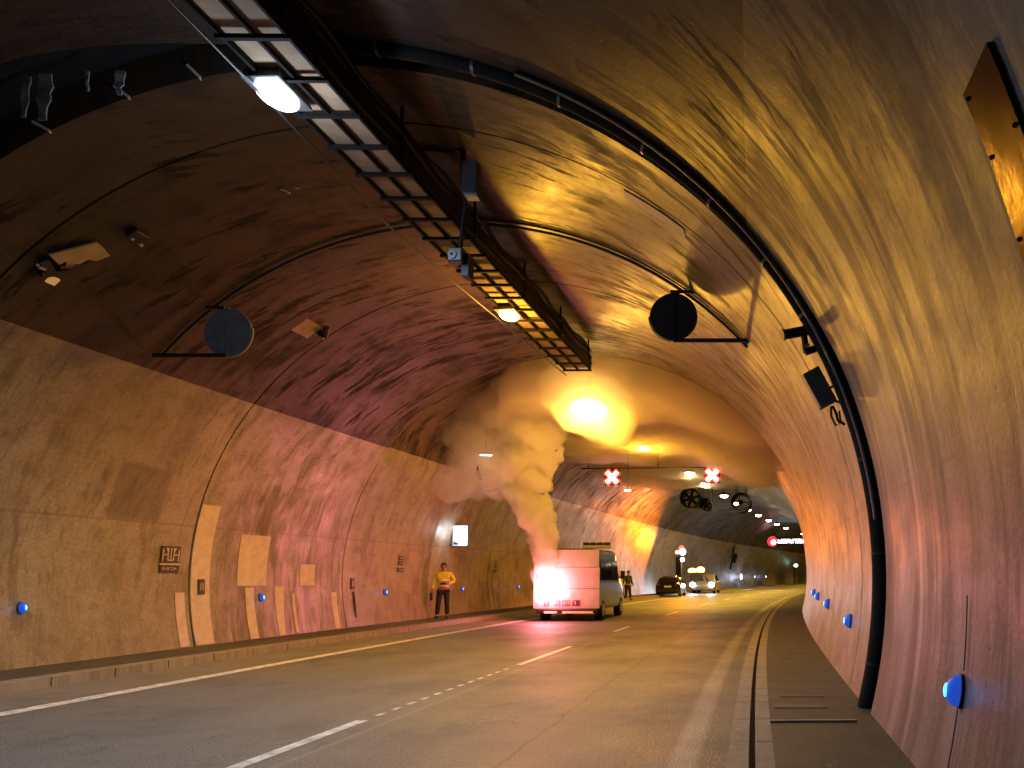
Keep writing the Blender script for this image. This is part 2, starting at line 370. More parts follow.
# ---------------------------------------------------------------- structure: road, footways, kerbs, markings
def strip(name, X0, X1, z, s0, s1, mat, ns=200, nx=2, label=None, kind='structure', h=0, parent=None):
    b = B(); us = lin(s0, s1, ns)
    def zz(X): return z
    if h:                       # a kerb: top with both side faces
        xs = [(X0, z-h), (X0, z), (X1, z), (X1, z-h)]
        for i in range(3):
            a, c = xs[i], xs[i+1]
            grid(b, lambda u, t: F(u, a[0]+(c[0]-a[0])*t, a[1]+(c[1]-a[1])*t), us, [0, 1], lambda u, t: (u, a[0]+(c[0]-a[0])*t+a[1]))
    else: grid(b, lambda u, X: F(u, X, z), us, lin(X0, X1, nx), lambda u, X: (u, X))
    b.sm.clear()
    o = b.build(name, mat, parent)
    if kind and not parent: o['kind'] = kind
    return o
FL = -180+  (180-166.7)                      # unused marker of the wall foot angle
strip('road', -9.7, .6, 0, -22, 190, M['asph'], 200, 8)
strip('left_footway', -11.4, -9.72, .125, -22, 190, M['pave'])
strip('left_kerb', -9.72, -9.44, .13, -22, 190, M['kerb'], h=.16)
strip('right_footway', .215, 1.75, .118, -22, 190, M['pave'])
strip('right_kerb', -.14, .02, .12, -22, 190, M['kerb'], h=.14)
strip('right_kerb_inner', .07, .215, .12, -22, 190, M['kerb'], h=.10)
strip('drain_slot', .02, .07, .03, -22, 190, M['slot'])
def paint(s0, s1, X, w, n=None):
    b = B(); grid(b, lambda u, x: F(u, x, .004), lin(s0, s1, n or max(2, int((s1-s0)/1.5))), [X-w/2, X+w/2]); b.sm.clear(); return b
b = paint(-20, 150, -8.07, .23, 120); tag(b.build('left_edge_line', M['line']), kind='structure')
b = paint(-6, 8.1, -3.99, .13, 12)
t = 8.35
while t < 12.6:
    q = paint(t, t+.17, -3.97+.006*(t-8), .06, 1); b.add(q.v, q.f); t += .36
for s0, s1 in ((13, 16.3), (20.6, 22.6), (29, 32), (38, 41), (47, 50), (56, 59), (65, 68), (75, 78), (85, 88)):
    q = paint(s0, s1, -3.93, .11); b.add(q.v, q.f)
tag(b.build('centre_lane_line', M['line']), kind='structure')

# ---------------------------------------------------------------- the tunnel lining
tun = thing('tunnel_lining', 'concrete arch lining of the road tunnel with light lower walls and sooty brown crown', 'tunnel', F(0, CX, 0))
def to_parent(o, p):
    bpy.context.view_layer.update(); o.parent = p; o.matrix_parent_inverse = p.matrix_world.inverted(); return o
def lining(name, s0, s1, off, mat=None, lip=.05, t0=-18, t1=198, ns=None):
    b = B(); ths = lin(t0, t1, 108)
    ns = ns or max(2, int((s1-s0)/1.7))
    def fn(s, th):
        return wallp(s, th, off(th) if callable(off) else off)
    us = lin(s0, s1, ns)
    grid(b, fn, us, ths, lambda s, th: (s, V(th)))
    for e in (s0, s1):          # return faces at the joint
        o = len(b.v)
        for th in ths:
            for k in (0, 1):
                b.v.append(wallp(e, th, (off(th) if callable(off) else off)+k*lip)); b.uv[len(b.v)-1] = (e, V(th))
        for i in range(len(ths)-1):
            a = o+2*i; b.f.append([a, a+1, a+3, a+2] if e == s0 else [a, a+2, a+3, a+1])
    o = b.build(name, mat or M['conc']); return to_parent(o, tun)
def sst(x, a, b_): x = max(0, min(1, (x-a)/(b_-a))); return x*x*(3-2*x)
def off0(th): return 0.0
def off1(th): return .32*sst(th, 5, 40)*(1-sst(th, 136, 150))           # raised crown beyond the fourth joint
def off2(th): return .32*sst(th, 5, 40)*(1-sst(th, 136, 150))+.22*sst(th, 136, 150)
# near part ends in a slanted edge, leaving an open joint at the ring
def near_end(th): return 8.22-.62*sst(th, 90, 120)-.42*(1-sst(th, 20, 50))
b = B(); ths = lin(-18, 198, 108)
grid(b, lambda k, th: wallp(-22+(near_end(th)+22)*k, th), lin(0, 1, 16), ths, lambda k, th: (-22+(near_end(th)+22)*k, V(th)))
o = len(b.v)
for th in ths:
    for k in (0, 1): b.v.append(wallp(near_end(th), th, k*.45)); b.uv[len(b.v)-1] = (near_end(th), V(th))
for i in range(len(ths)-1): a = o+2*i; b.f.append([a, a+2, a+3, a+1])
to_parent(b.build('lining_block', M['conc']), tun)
joints = [8.5, 9.62, 14.9, 20.05, 24.9, 30.1, 35.4, 40.8, 46.2, 51.6, 57, 62.4, 67.8, 73.2, 78.6, 84, 89.4, 94.8, 100.2, 106, 112, 118, 124, 130, 140, 150, 160, 175, 190]
for a, c in zip(joints[:-1], joints[1:]):
    of = off0 if c < 20.1 else (off1 if c < 25 else off2)
    lining('lining_block', a+.018, c-.018, of, lip=.45 if a in (8.5, 20.05, 24.9) else .06)
for j in joints[1:-1]:
    of = off0 if j < 15 else (off1 if j < 24 else off2)
    if j in (20.05, 24.9): of = lambda th: .40
    b = B(); grid(b, lambda s, th: wallp(s, th, of(th)+.035), [j-.03, j+.03], lin(-18, 198, 72)); to_parent(b.build('joint_seal', M['void']), tun)
b = B(); grid(b, lambda s, th: wallp(s, th, .40), [7.3, 8.6], lin(-18, 198, 108)); to_parent(b.build('joint_recess', M['void']), tun)
# closed ends, far out of sight
b = B(); b.add([wallp(189.5, th, .6) for th in lin(-30, 210, 40)], [tuple(range(41))]); to_parent(b.build('end_wall', M['void']), tun)
# pale mortar patches, thin proud sheets that follow the wall
def patch(s0, s1, th0, th1, slant=0.0, grow=0.0):
    b = B()
    def fn(k, t):
        s = s0+(s1-s0)*k+slant*(1-t)+(grow*(k-.5)*(1-t)); th = th0+(th1-th0)*t
        return wallp(s, th, -.008), (s, V(th))
    us, ts = lin(0, 1, 4), lin(0, 1, 14)
    grid(b, lambda k, t: fn(k, t)[0], us, ts, lambda k, t: fn(k, t)[1])
    to_parent(b.build('mortar_patch', M['mortar']), tun)
for a in ((14.93, 15.42, 166.0, 193.2), (16.2, 17.12, 171.2, 182.0), (16.45, 16.72, 182.4, 193.3), (17.4, 17.62, 182.3, 193.3, .05, .1), (18.3, 18.87, 177.2, 182.2),
          (14.55, 14.78, 183, 193.2), (19.55, 19.78, 184, 193.2), (18.0, 18.1, 184, 193.0)):
    patch(*a)
def cpatch(s0, s1, th0, th1, dr=-.012):
    b = B(); grid(b, lambda s, th: wallp(s, th, dr), lin(s0, s1, 3), lin(th0, th1, 4), lambda s, th: (s, V(th))); to_parent(b.build('mortar_patch', M['mortar']), tun)
cpatch(9.75, 10.0, 50.5, 59.5)

# ---------------------------------------------------------------- black joint hose on the ring with its clips
ring = thing('joint_hose', 'thick black hose running round the near tunnel arch in its open joint', 'hose', F(8.3, 1.1, .12))
b = B(); pts = [wallp(8.16, th, .02) for th in lin(-13.5, 97, 80)]
b.tube(pts, [.112]*81, 14); to_parent(b.build('hose', M['matte']), ring)
b = B(); b.tube([wallp(7.98, th, -.035) for th in lin(6, 68, 60)], .028, 8); to_parent(b.build('conduit', M['steel']), ring)
for th in (-9, 2.5, 12.5, 29, 36, 44.5, 53.5, 63.5, 73, 83, 92):
    b = B(); p = [wallp(8.16, th+d, .02) for d in (-.16, .16)]
    b.tube(p, .119, 14); to_parent(b.build('clip', M['darksteel'] if th < 20 else M['steel']), ring)
for i, th in enumerate((103.5, 111.2, 120.2)):
    b = B(); b.bar(wallp(8.53, th, .0), wallp(8.50, th+.9, .16), .05, .03)
    o = b.build('joint_bracket', M['clip'])
    tag(o, ['pale steel clip bridging the dark open joint just left of the white ceiling lamp', 'middle pale clip in the dark joint on the left ceiling', 'leftmost pale clip low in the dark ceiling joint'][i], 'clip', 'clips along the open joint')
for i, (X0, z0, w, l) in enumerate(((-7.66, 6.95, .17, .52), (-7.86, 6.92, .10, .46), (-6.85, 6.98, .10, .26), (-7.2, 6.98, .04, .22))):
    b = B(); P = []
    for k in range(8):
        t_ = k/7; ww = w*(.7+.5*random.random())*(1 if k < 5 else .6)
        P.append((t_, ww))
    fl = []
    for (t_, ww) in P:
        sh_ = .008*sin(t_*5+i)
        for sgn in (-1, 1): fl.append(F(8.15+.006*sin(t_*9+i*2), X0+sh_+sgn*ww*.5, z0-t_*l))
    n = len(P); fs = [(2*k, 2*k+1, 2*k+3, 2*k+2) for k in range(n-1)]
    b.add(fl, fs); o = b.build('insulation_flap', M['flap']); md = o.modifiers.new('thick', 'SOLIDIFY'); md.thickness = .015
    tag(o, ['widest torn grey insulation flap hanging in the dark ceiling joint', 'narrow grey insulation strip hanging left of the widest flap', 'small grey insulation flap in the joint nearer the white lamp', 'thin sliver of insulation between the two grey flaps'][i], 'flap', 'torn insulation in the joint')

# ---------------------------------------------------------------- ladder tray under the crown
TZ = 6.65
def tr(s, dx, z): return F(s, -4.70+.013*(s-7)+dx, z)
tray = thing('cable_tray', 'long ladder shaped cable tray with pale plates hanging under the tunnel crown', 'cable tray', F(8, -4.7, TZ))
b = B()
for dx in (-.32, .0, .31):
    b2 = lin(-8, 18.9, 26)
    for a, c in zip(b2[:-1], b2[1:]): b.bar(tr(a, dx, TZ-.01), tr(c, dx, TZ-.01), .03, .05)
to_parent(b.build('rail', M['matte']), tray)
for k in range(37):
    q = 18.88-k*.62; b = B(); b.bar(tr(q, -.37, TZ-.035), tr(q, .35, TZ-.035), .045, .045)
    to_parent(b.build('rung', M['matte']), tray)
b = B()
us = lin(-8, 18.9, 30)
for a, c in zip(us[:-1], us[1:]):
    m_ = (a+c)/2
    for k in range(1): b.bar(tr(a, 0, TZ+.045), tr(c, 0, TZ+.045), .66, .02)
to_parent(b.build('bottom_plate', M['galv']), tray)
b = B()
for j, (dx, z, r) in enumerate(((.30, TZ+.12, .05), (.27, TZ+.21, .06), (.31, TZ+.31, .05), (.22, TZ+.16, .06), (.15, TZ+.13, .05), (.27, TZ+.40, .045), (.2, TZ+.28, .05), (.29, TZ+.48, .04))):
    b.tube([tr(s, dx+.02*sin(s*1.7+j*2), z+.035*sin(s*(2.1+.3*j)+j)) for s in lin(-8, 18.9, 110)], r, 7)
to_parent(b.build('shadow_strands', M['black']), tray)  # black strands shaped to stand for the shadow beside the tray
b = B()
for a, c in zip(us[:-1], us[1:]): b.bar(tr(a, .335, TZ+.15), tr(c, .335, TZ+.15), .012, .30)
to_parent(b.build('shadow_panel', M['black']), tray)  # black sheet standing in for the shadow cast beside the tray
for q in lin(-7, 18.6, 11):
    for dx in (-.34, .34):
        b = B(); b.bar(tr(q, dx, TZ), tr(q, dx, 7.36), .03, .03); to_parent(b.build('hanger', M['matte']), tray)
b = B(); b.tube([F(s, -5.02-.035*(s-6), 6.5+.01*sin(s)) for s in lin(-6, 11, 30)]+[F(s, -5.20+.045*(s-11), 6.5) for s in lin(11.5, 18.9, 16)], .016, 6)
o = b.build('hanging_cable', M['black']); tag(o, 'thin dark cable running along the left side of the ladder tray', 'cable')

# ---------------------------------------------------------------- ceiling lamps
WHITE = (.62, .78, 1.0); SOD = (1.0, .47, .035); SODW = (1.0, .56, .05)
def ceiling_lamp(s, X, z, em, label, group='ceiling lamps along the tunnel', power=100, col=SOD, tilt=0, sz=1.0, hang=7.3, spot=None, up=0):
    t = thing('ceiling_lamp', label, 'ceiling lamp', F(s, X, z), head(s), group)
    hz = min(sz, 1.2); b = B(); b.box((0, 0, .10), (.42*hz, .62*hz, .16), taper=.8); b.build('housing', M['steel'], t, bevel=.02)
    b = B(); b.ball((0, 0, .01), .2*sz, 10, (.9, 1.3, .45)); b.build('lens', em, t)
    if hang > z+.2:
        b = B(); b.bar((0, .15, .17), (0, .15, hang-z), .012, .012); b.bar((0, -.15, .17), (0, -.15, hang-z), .012, .012); b.build('hanger', M['darksteel'], t)
    l = lamp('bulb', (0, 0, 0), power, col, .2, spot=spot, blend=.6)
    if up: l2 = lamp('bulb_spill', (0, 0, 0), up, col, .10); l2.parent = t; l2.location = (0, 0, -.55)
    l.parent = t; l.location = (0, 0, -.15)
    return t
E_white = emit('white_lamp_glow', (.62, .80, 1), 10); E_sod = emit('sodium_lamp_glow', (1, .62, .16), 16); E_far = emit('far_lamp_glow', (1, .80, .45), 30)
P_WHITE, P_SOD, P_SOD2, P_FAR = 1250, 1850, 7500, 3600
ceiling_lamp(7.9, -4.98, 6.55, E_white, 'cold white lamp beside the cable tray near the top of the arch', power=P_WHITE, col=WHITE, spot=152, up=45)
ceiling_lamp(14.7, -4.80, 6.55, E_sod, 'single orange lamp beside the cable tray between the two round signs', power=P_SOD, col=SOD, spot=165, up=230)
ceiling_lamp(21.3, -4.86, 6.15, E_sod, 'yellow lamp with lens swollen to hold its glare inside the smoke at the end of the cable tray', power=P_SOD2, col=SOD, sz=2.8, hang=7.5)  # lens oversized, the lamp's bloom is put into its shape
farl = ((30.3, -5.1), (38, -4.46), (42.5, -4.40), (49, -4.26), (54, -4.2), (59.6, -4.15), (65, -4.1), (71, -4.1), (76.5, -4.15), (82.6, -4.17), (94.8, -4.22), (107, -4.3), (119, -4.4), (131, -4.5))
ords = ['yellow ceiling lamp veiled by smoke right of the left red cross', 'first clear ceiling lamp, just left of the right red cross', 'second clear ceiling lamp, just under the right red cross', 'third clear ceiling lamp, up and left of the right jet fan',
        'lamp seen inside the ring of the right jet fan', 'lamp just right of the right jet fan', 'brightest lamp midway in the far row of ceiling lamps', 'lamp right after the midway one in the far row', 'third from last lamp of the far ceiling row', 'next to last lamp of the far ceiling row', 'last lamp of the far ceiling row above the message board', 'ceiling lamp hidden round the bend, first past the message board', 'ceiling lamp hidden round the bend, second past the message board', 'ceiling lamp hidden round the bend, third past the message board']
for i, ((s, X), lb) in enumerate(zip(farl, ords)):
    ceiling_lamp(s, X, 6.6, E_far if i else E_sod, lb, power=P_FAR*(1.0 if i else .22), col=SODW if i else SOD, hang=7.5, sz=1.35, spot=120 if i else None)
for i, (s, X, z, lb) in enumerate(((118, -10.0, 5.4, 'small yellow lamp high on the far left wall under the message board'), (24.2, -8.95, 5.35, 'thin white lamp showing through the smoke left of the plume'), (34, -6.62, 5.30, 'short white tube lamp below and right of the left red cross'))):
    t = thing('tube_lamp', lb, 'lamp', F(s, X, z), head(s)+.35)
    b = B(); b.box((0, 0, .05), (.42 if i == 1 else .3, .08, .07)); b.build('housing', M['steel'], t)
    b = B(); b.box((0, 0, 0), (.36 if i == 1 else .26, .06, .03)); b.build('tube', E_far if i != 1 else emit('tube_glow', (1, .95, .85), 12), t)
    b = B(); b.bar((0, 0, .08), (0, 0, 1.9 if i else 1.5), .03); b.build('hanger', M['darksteel'], t)

# ---------------------------------------------------------------- round signs on the second arch frame (seen from behind)
A3 = 12.35
fr = thing('arch_conduit', 'thin dark conduit arching over the road between the two round signs', 'conduit', F(A3, -9.6, 5.05))
b = B(); b.tube([wallp(A3, th, -.05) for th in lin(40, 141.5, 90)], .026, 8); to_parent(b.build('conduit', M['darksteel']), fr)
b = B(); b.tube([wallp(A3-.12, th, -.03) for th in lin(40, 88, 40)], .014, 6); to_parent(b.build('thin_cable', M['darksteel']), fr)
def round_sign(cx, cz, x_wall, zb, zt, mat, lab, sgn):
    t = thing('round_sign', lab, 'traffic sign', F(A3-.12, cx, cz), head(A3), 'round signs facing away from the camera')
    b = B(); b.cyl((0, -.02, 0), (0, .02, 0), .385, 40); b.build('sign_plate', mat, t)
    b = B(); b.tube([(.40*cos(a), .0, .40*sin(a)) for a in lin(rad(-95 if sgn < 0 else 180), rad(10 if sgn < 0 else 265), 20)], .014, 8); b.build('rim_highlight', M['clip'], t)  # highlight on the lower rim modelled as a pale arc
    b = B(); b.bar((0, -.04, zb-cz), (x_wall-cx, -.04, zb-cz), .045, .06); b.build('lower_arm', M['darksteel'], t)
    xa = (zt)
    b = B(); b.bar((-.05, -.04, .40), (.34*(-1 if sgn < 0 else 1), -.04, .40), .04, .05); b.build('upper_arm', M['darksteel'], t)
    b = B(); b.bar((0, -.035, -.40), (0, -.035, .40), .05, .03); b.build('back_rail', mat, t)
    return t
round_sign(-8.49, 5.42, -9.66, 5.035, 5.82, M['signback'], 'blue grey round sign back on the left side of the arch', -1)
round_sign(-1.28, 5.67, -.02, 5.27, 6.08, M['signdark'], 'black round sign back on the right side of the arch', 1)

# ---------------------------------------------------------------- mast with box and camera hanging from the crown
t = thing('hanging_camera_mast', 'dark mast hanging from the crown with a flat box above a small camera', 'camera mast', F(10.2, -3.93, 5.7), head(10.2))
b = B(); b.tube([(.02, 0, 1.6), (.0, 0, 1.3), (.05, 0, .8), (-.01, 0, .2), (.0, 0, -.05)], .03, 10); b.build('pole', M['darksteel'], t)
b = B(); b.bar((-.95, 0, 1.60), (.05, 0, 1.57), .035, .04); b.bar((-.05, 0, 1.6), (.03, 0, 1.42), .06, .03); b.box((.02, 0, 1.58), (.22, .1, .05)); b.build('top_bracket', M['darksteel'], t)
b = B(); b.box((.13, -.02, 1.17), (.20, .16, .46)); o = b.build('control_box', plain('purple_grey_box', (.07, .06, .075), .5), t, bevel=.012)
b = B(); b.box((.15, -.02, .92), (.17, .14, .035)); b.build('box_base', M['clip'], t)
b = B(); b.box((.0, -.05, .06), (.2, .3, .19)); b.build('camera_body', M['steel'], t, bevel=.02)
b = B(); b.cyl((-.03, -.205, .05), (-.03, -.22, .05), .055, 16); b.build('camera_lens', M['white'], t)
b = B(); b.cyl((-.03, -.222, .05), (-.03, -.225, .05), .022, 12); b.build('lens_opening', M['black'], t)
b = B(); b.box((.10, .0, -.04), (.09, .2, .3)); b.bar((-.16, 0, .03), (-.08, 0, .03), .03); b.build('side_bracket', M['darksteel'], t)

# camera and speaker box on the ring
t = thing('ring_camera', 'black tubular camera on a bracket at the right side of the near arch', 'camera', F(8.3, .76, 4.08), head(8.3))
b = B(); b.tube([(-.38, -.1, .02), (-.05, -.02, .11)], .055, 14); b.build('camera_body', M['darksteel'], t)
b = B(); b.tube([(-.40, -.105, .015), (-.375, -.098, .022)], .063, 14); b.build('camera_hood', M['steel'], t)
b = B(); b.bar((-.16, -.04, .04), (-.13, -.02, -.16), .05); b.bar((-.15, -.02, -.15), (.14, 0, -.04), .05, .07); b.bar((.0, 0, .1), (.14, 0, -.02), .05); b.build('bracket', M['darksteel'], t)
b = B(); b.cyl((-.12, -.06, -.09), (-.12, -.09, -.09), .022, 10); b.build('bolt', M['clip'], t)
t = thing('ring_speaker_box', 'flat dark grey box tilted on a bracket below the black arch camera', 'box', F(8.35, .80, 3.55), head(8.3))
rt = Matrix.Rotation(rad(-28), 3, 'Y')
b = B(); b.box((-.03, 0, 0), (.2, .16, .42), rt); b.build('box_body', plain('slate_box', (.13, .14, .16), .5), t, bevel=.01)
b = B(); b.bar((.05, 0, -.02), (.28, 0, .12), .025); b.bar((.08, 0, -.12), (.22, 0, -.16), .03); b.build('bracket', M['steel'], t)
b = B(); b.tube([(.10, 0, -.2), (.10, -.03, -.32), (.15, -.03, -.42), (.20, -.02, -.38), (.19, 0, -.25)], .013, 6); b.tube([(.12, 0, -.2), (.16, -.03, -.30), (.17, -.03, -.36), (.25, 0, -.40)], .016, 6); b.build('loose_cable', M['black'], t)

# steel plate on the near right wall
b = B(); P = [(2.90, 21.3), (3.24, 21.15), (3.24, 10.5), (2.90, 10.6)]
t = thing('steel_plate', 'shiny brushed steel plate bolted to the right wall at the picture edge', 'metal plate', wallp(3.05, 16, -.01))
b.add([wallp(s, th, d) for d in (-.012, -.022) for s, th in P], [(0, 1, 2, 3), (4, 5, 6, 7), (0, 1, 5, 4), (1, 2, 6, 5), (2, 3, 7, 6), (3, 0, 4, 7)])
b.v = []; b.f = []
grid(b, lambda s, th: wallp(s, th, -.02), lin(2.90, 3.23, 2), lin(10.4, 21.3, 8)); grid(b, lambda s, th: wallp(s, th, -.003), lin(2.90, 3.23, 2), lin(10.4, 21.3, 8))
grid(b, lambda s, d: wallp(s, 21.3, d), lin(2.9, 3.23, 2), [-.003, -.02]); grid(b, lambda th, d: wallp(3.23, th, d), lin(10.4, 21.3, 8), [-.003, -.02])
to_parent(b.build('plate', M['mirror']), t)
for s, th in ((3.20, 20.9), (2.93, 18.0), (3.20, 18.2), (3.20, 14.5), (3.2, 11)):
    b = B(); b.ball(wallp(s, th, -.022), .011, 5); to_parent(b.build('bolt', M['void']), t)

# torn plate and sensors on the left crown
t = thing('broken_light_fitting', 'yellowish plate fragment with black brackets stuck to the dark left ceiling', 'fitting', mat=wall_matrix(10.1, 132.0))
def from_px(pts): return pts
pl = [(-.38, -.20), (-.16, -.27), (-.12, -.17), (-.06, -.27), (.02, -.22), (.10, -.02), (.20, .00), (.30, .16), (.12, .22), (-.02, .25)]
b = B(); b.prism(pl, lambda x, y, h: Vector((x*.9, y*1.0, h)), .05, .075); b.build('plate', plain('ochre_plate', (.50, .34, .15), .5), t)
b = B(); b.bar((-.34, -.30, .05), (-.12, -.42, .05), .1, .08); b.bar((-.10, -.30, .04), (.14, -.10, .04), .07); b.bar((-.2, -.5, .03), (.05, -.32, .03), .09); b.build('bracket', M['black'], t)
b = B(); b.box((-.02, -.52, .06), (.12, .11, .03)); b.build('amber_lens', emit('dim_amber', (1, .55, .15), .35), t)
b = B(); b.box((-.30, -.40, .10), (.09, .03, .02)); b.box((-.38, -.38, .10), (.03, .03, .02)); b.build('bolt', M['clip'], t)
t = thing('ceiling_sensor', 'small black sensor on the left ceiling beside the yellowish plate', 'sensor', mat=wall_matrix(10.35, 126.0))
b = B(); b.box((0, 0, .05), (.26, .17, .1)); b.build('body', M['black'], t, bevel=.03)
b = B(); b.ball((-.05, -.07, .1), .022, 6); b.ball((.12, -.09, .09), .028, 6); b.build('white_cap', M['white'], t)
t = thing('wall_camera', 'small dark camera on the left vault right of the blue grey sign', 'camera', mat=wall_matrix(14.6, 125.4))
b = B(); b.tube([(-.12, .14, .09), (.04, -.03, .12)], .055, 10); b.build('camera_body', M['black'], t)
b = B(); b.box((.05, -.05, .05), (.16, .1, .1)); b.build('base', M['darksteel'], t)
b = B(); b.ball((.05, -.08, .12), .026, 6); b.build('white_cap', M['white'], t)
b = B(); grid(b, lambda s, th: wallp(s, th, -.008), lin(14.05, 14.55, 3), lin(124.7, 128.2, 3), lambda s, th: (s, V(th))); to_parent(b.build('mortar_patch', plain('pink_mortar', (.34, .22, .18), .6)), tun)
t = thing('ceiling_hook', 'tiny bent white hooks on the bare ceiling right of the cold white lamp', 'hook', mat=wall_matrix(10.8, 107.7))
b = B(); b.tube([(-.06, -.05, .02), (-.05, .02, .06), (.0, .03, .07), (.04, -.03, .03)], .012, 6); b.tube([(.02, .12, .01), (.02, .16, .03)], .01, 6); b.build('hook', M['clip'], t)

# ---------------------------------------------------------------- blue marker lamps
E_blue = emit('blue_lens', (.03, .14, 1.0), .38, (.02, .05, .4)); E_cyan = emit('blue_led_core', (.05, .5, 1.0), 5)
E_bluefar = emit('blue_lens_distant', (.25, .32, 1.0), 9)
def marker(s, th, label, far=False, big=1.0):
    t = thing('marker_lamp', label, 'marker lamp', mat=wall_matrix(s, th), group='blue marker lamps along the walls')
    b = B(); b.cyl((0, 0, 0), (0, 0, .02*big), .11*big, 20); o = b.build('back_plate', M['black'], t); o.scale = (.62, 1, 1)
    b = B()
    n = 8; vs = []; fs = []
    for i in range(n+1):
        a = pi/2*i/n
        for k in range(20): p = 2*pi*k/20; vs.append((.060*big*cos(a)*cos(p), .10*big*cos(a)*sin(p), .02+.085*big*sin(a)))
    for i in range(n):
        for k in range(20): q = i*20+k; r_ = i*20+(k+1) % 20; fs.append((q, r_, r_+20, q+20))
    b.add(vs, fs, True); b.build('blue_lens', E_bluefar if far else E_blue, t)
    b = B(); b.ball((.0, .0, .100*big), .020*big, 8, (.9, 2.2, .8)); b.build('led_core', E_cyan if not far else emit('white_blue_core', (.6, .8, 1), 20), t)
    l = lamp('glow', (0, 0, 0), .25 if not far else .4, (.15, .3, 1), .03); l.parent = t; l.location = (0, 0, .16)
    return t
lbl = ['blue marker lamp at the far left edge on the wall', 'blue marker lamp between the pale mortar strips on the left wall', 'blue marker lamp on the left wall below the second distance sign', 'blue marker lamp on the wall just right of the person in yellow', 'blue marker lamp on the left wall just left of the smoking van']
for s, lb in zip((11.61, 16.92, 22.11), lbl[:3]): marker(s, 184.6, lb, big=.85)
for s, lb in zip((27.2, 32.5), lbl[3:]): marker(s, 184.6, lb, big=.85).matrix_world = wall_matrix(s, 184.6, 0)
marker(4.84, -6.9, 'large bright blue marker lamp on the near right wall', big=1.0)
for s, th, lb in ((10.56, -5.9, 'second blue marker lamp on the right wall just beyond the hose'), (14.35, -5.0, 'third blue marker lamp on the right wall'), (17.5, -4.4, 'fourth blue marker lamp on the right wall near its visible edge'), (19.4, -4.0, 'farthest blue marker lamp on the right wall at the bend')):
    marker(s, th, lb, big=.9)
b = B(); b.tube([wallp(4.84, th, -.012) for th in lin(-8, -13, 8)], .005, 6); b.tube([wallp(4.80, th, -.012) for th in lin(-5.6, -1.0, 8)], .005, 6)
tag(b.build('lamp_cable', M['steel']), 'thin cable on the right wall above and below the large blue lamp', 'cable')
for s, r_, lb in ((90, .34, 'round white lamp glowing low on the far left wall right of the patrol vehicle'), (97, .12, 'first small white dot lamp right of the round white lamp'), (103, .12, 'second small white dot lamp right of the round white lamp')):
    t = thing('wall_lamp', lb, 'wall lamp', mat=wall_matrix(s, 181.5))
    b = B(); b.cyl((0, 0, 0), (0, 0, .1), r_*1.15, 16); b.build('housing', M['steel'], t)
    b = B(); b.ball((0, 0, .12), r_, 8, (1, 1, .45)); b.build('lens', emit('cool_wall_lamp', (.75, .82, 1), 8 if r_ > .2 else 5), t)
    l = lamp('glow', (0, 0, 0), 60 if r_ > .2 else 10, (.7, .78, 1), .1); l.parent = t; l.location = (0, 0, .8)

# ---------------------------------------------------------------- distance signs on the left wall
def bars(b, segs, w, h0, h1):
    for (x0, y0, x1, y1) in segs:
        d = Vector((x1-x0, y1-y0)); n = Vector((-d.y, d.x)).normalized()*w/2
        b.prism([(x0+n.x, y0+n.y), (x1+n.x, y1+n.y), (x1-n.x, y1-n.y), (x0-n.x, y0-n.y)], lambda x, y, h: Vector((x, y, h)), h0, h1)
def dist_sign(s, th, lab, two):
    t = thing('distance_sign', lab, 'sign', mat=wall_matrix(s, th), group='dark distance signs on the left wall')
    # wall_matrix x axis may run towards the camera: mirror so that the sign reads left to right
    def plate(n, x, y, w, h, m, z0=.012, z1=.03):
        b = B(); b.box((x, y, (z0+z1)/2), (w, h, z1-z0)); return b.build(n, m, t)
    if two == 0:
        plate('pictogram_panel', 0, .0, .46, .33, M['darkpaint']); plate('text_panel', 0, -.26, .46, .15, M['darkpaint']); plate('frame_strip', 0, -.175, .5, .03, M['palepaint'], .012, .034)
        b = B(); bars(b, [(-.19, .11, -.19, -.12), (.19, .11, .19, -.12), (-.07, .13, -.07, -.10), (.07, .13, .07, -.10), (.0, .13, .0, -.08), (-.07, -.10, .07, -.10), (-.16, 0, -.09, 0), (.09, 0, .16, 0), (-.07, .05, -.11, .13), (.07, .05, .11, .13)], .022, .03, .036); b.build('pictogram', M['palepaint'], t)
        b = B(); bars(b, [(-.16, -.23, -.16, -.29), (-.13, -.24, -.10, -.28), (-.06, -.23, -.06, -.29), (-.03, -.235, -.03, -.285), (.02, -.24, .05, -.24), (.03, -.28, .06, -.28), (.10, -.23, .10, -.29), (.13, -.25, .16, -.27)], .018, .03, .036); b.build('lettering', M['palepaint'], t)
    else:
        for y, w in ((.14, .30), (-.02, .30), (-.22, .36)):
            plate('text_panel', 0, y, w, .12, M['darkpaint'])
            b = B(); bars(b, [(-.10, y+.03, -.10, y-.03), (-.04, y+.03, -.04, y-.03), (.02, y+.03, .07, y-.03), (.11, y+.03, .11, y-.03)], .016, .03, .036); b.build('lettering', M['palepaint'], t)
    return t
dist_sign(14.38, 176.0, 'dark two part exit sign with pale pictogram on the left wall beside a pale strip', 0)
dist_sign(23.0, 176.0, 'small dark distance sign on the left wall left of the person in yellow', 1)
dist_sign(30.2, 176.0, 'faint dark number sign on the wall just left of the smoking van', 1)
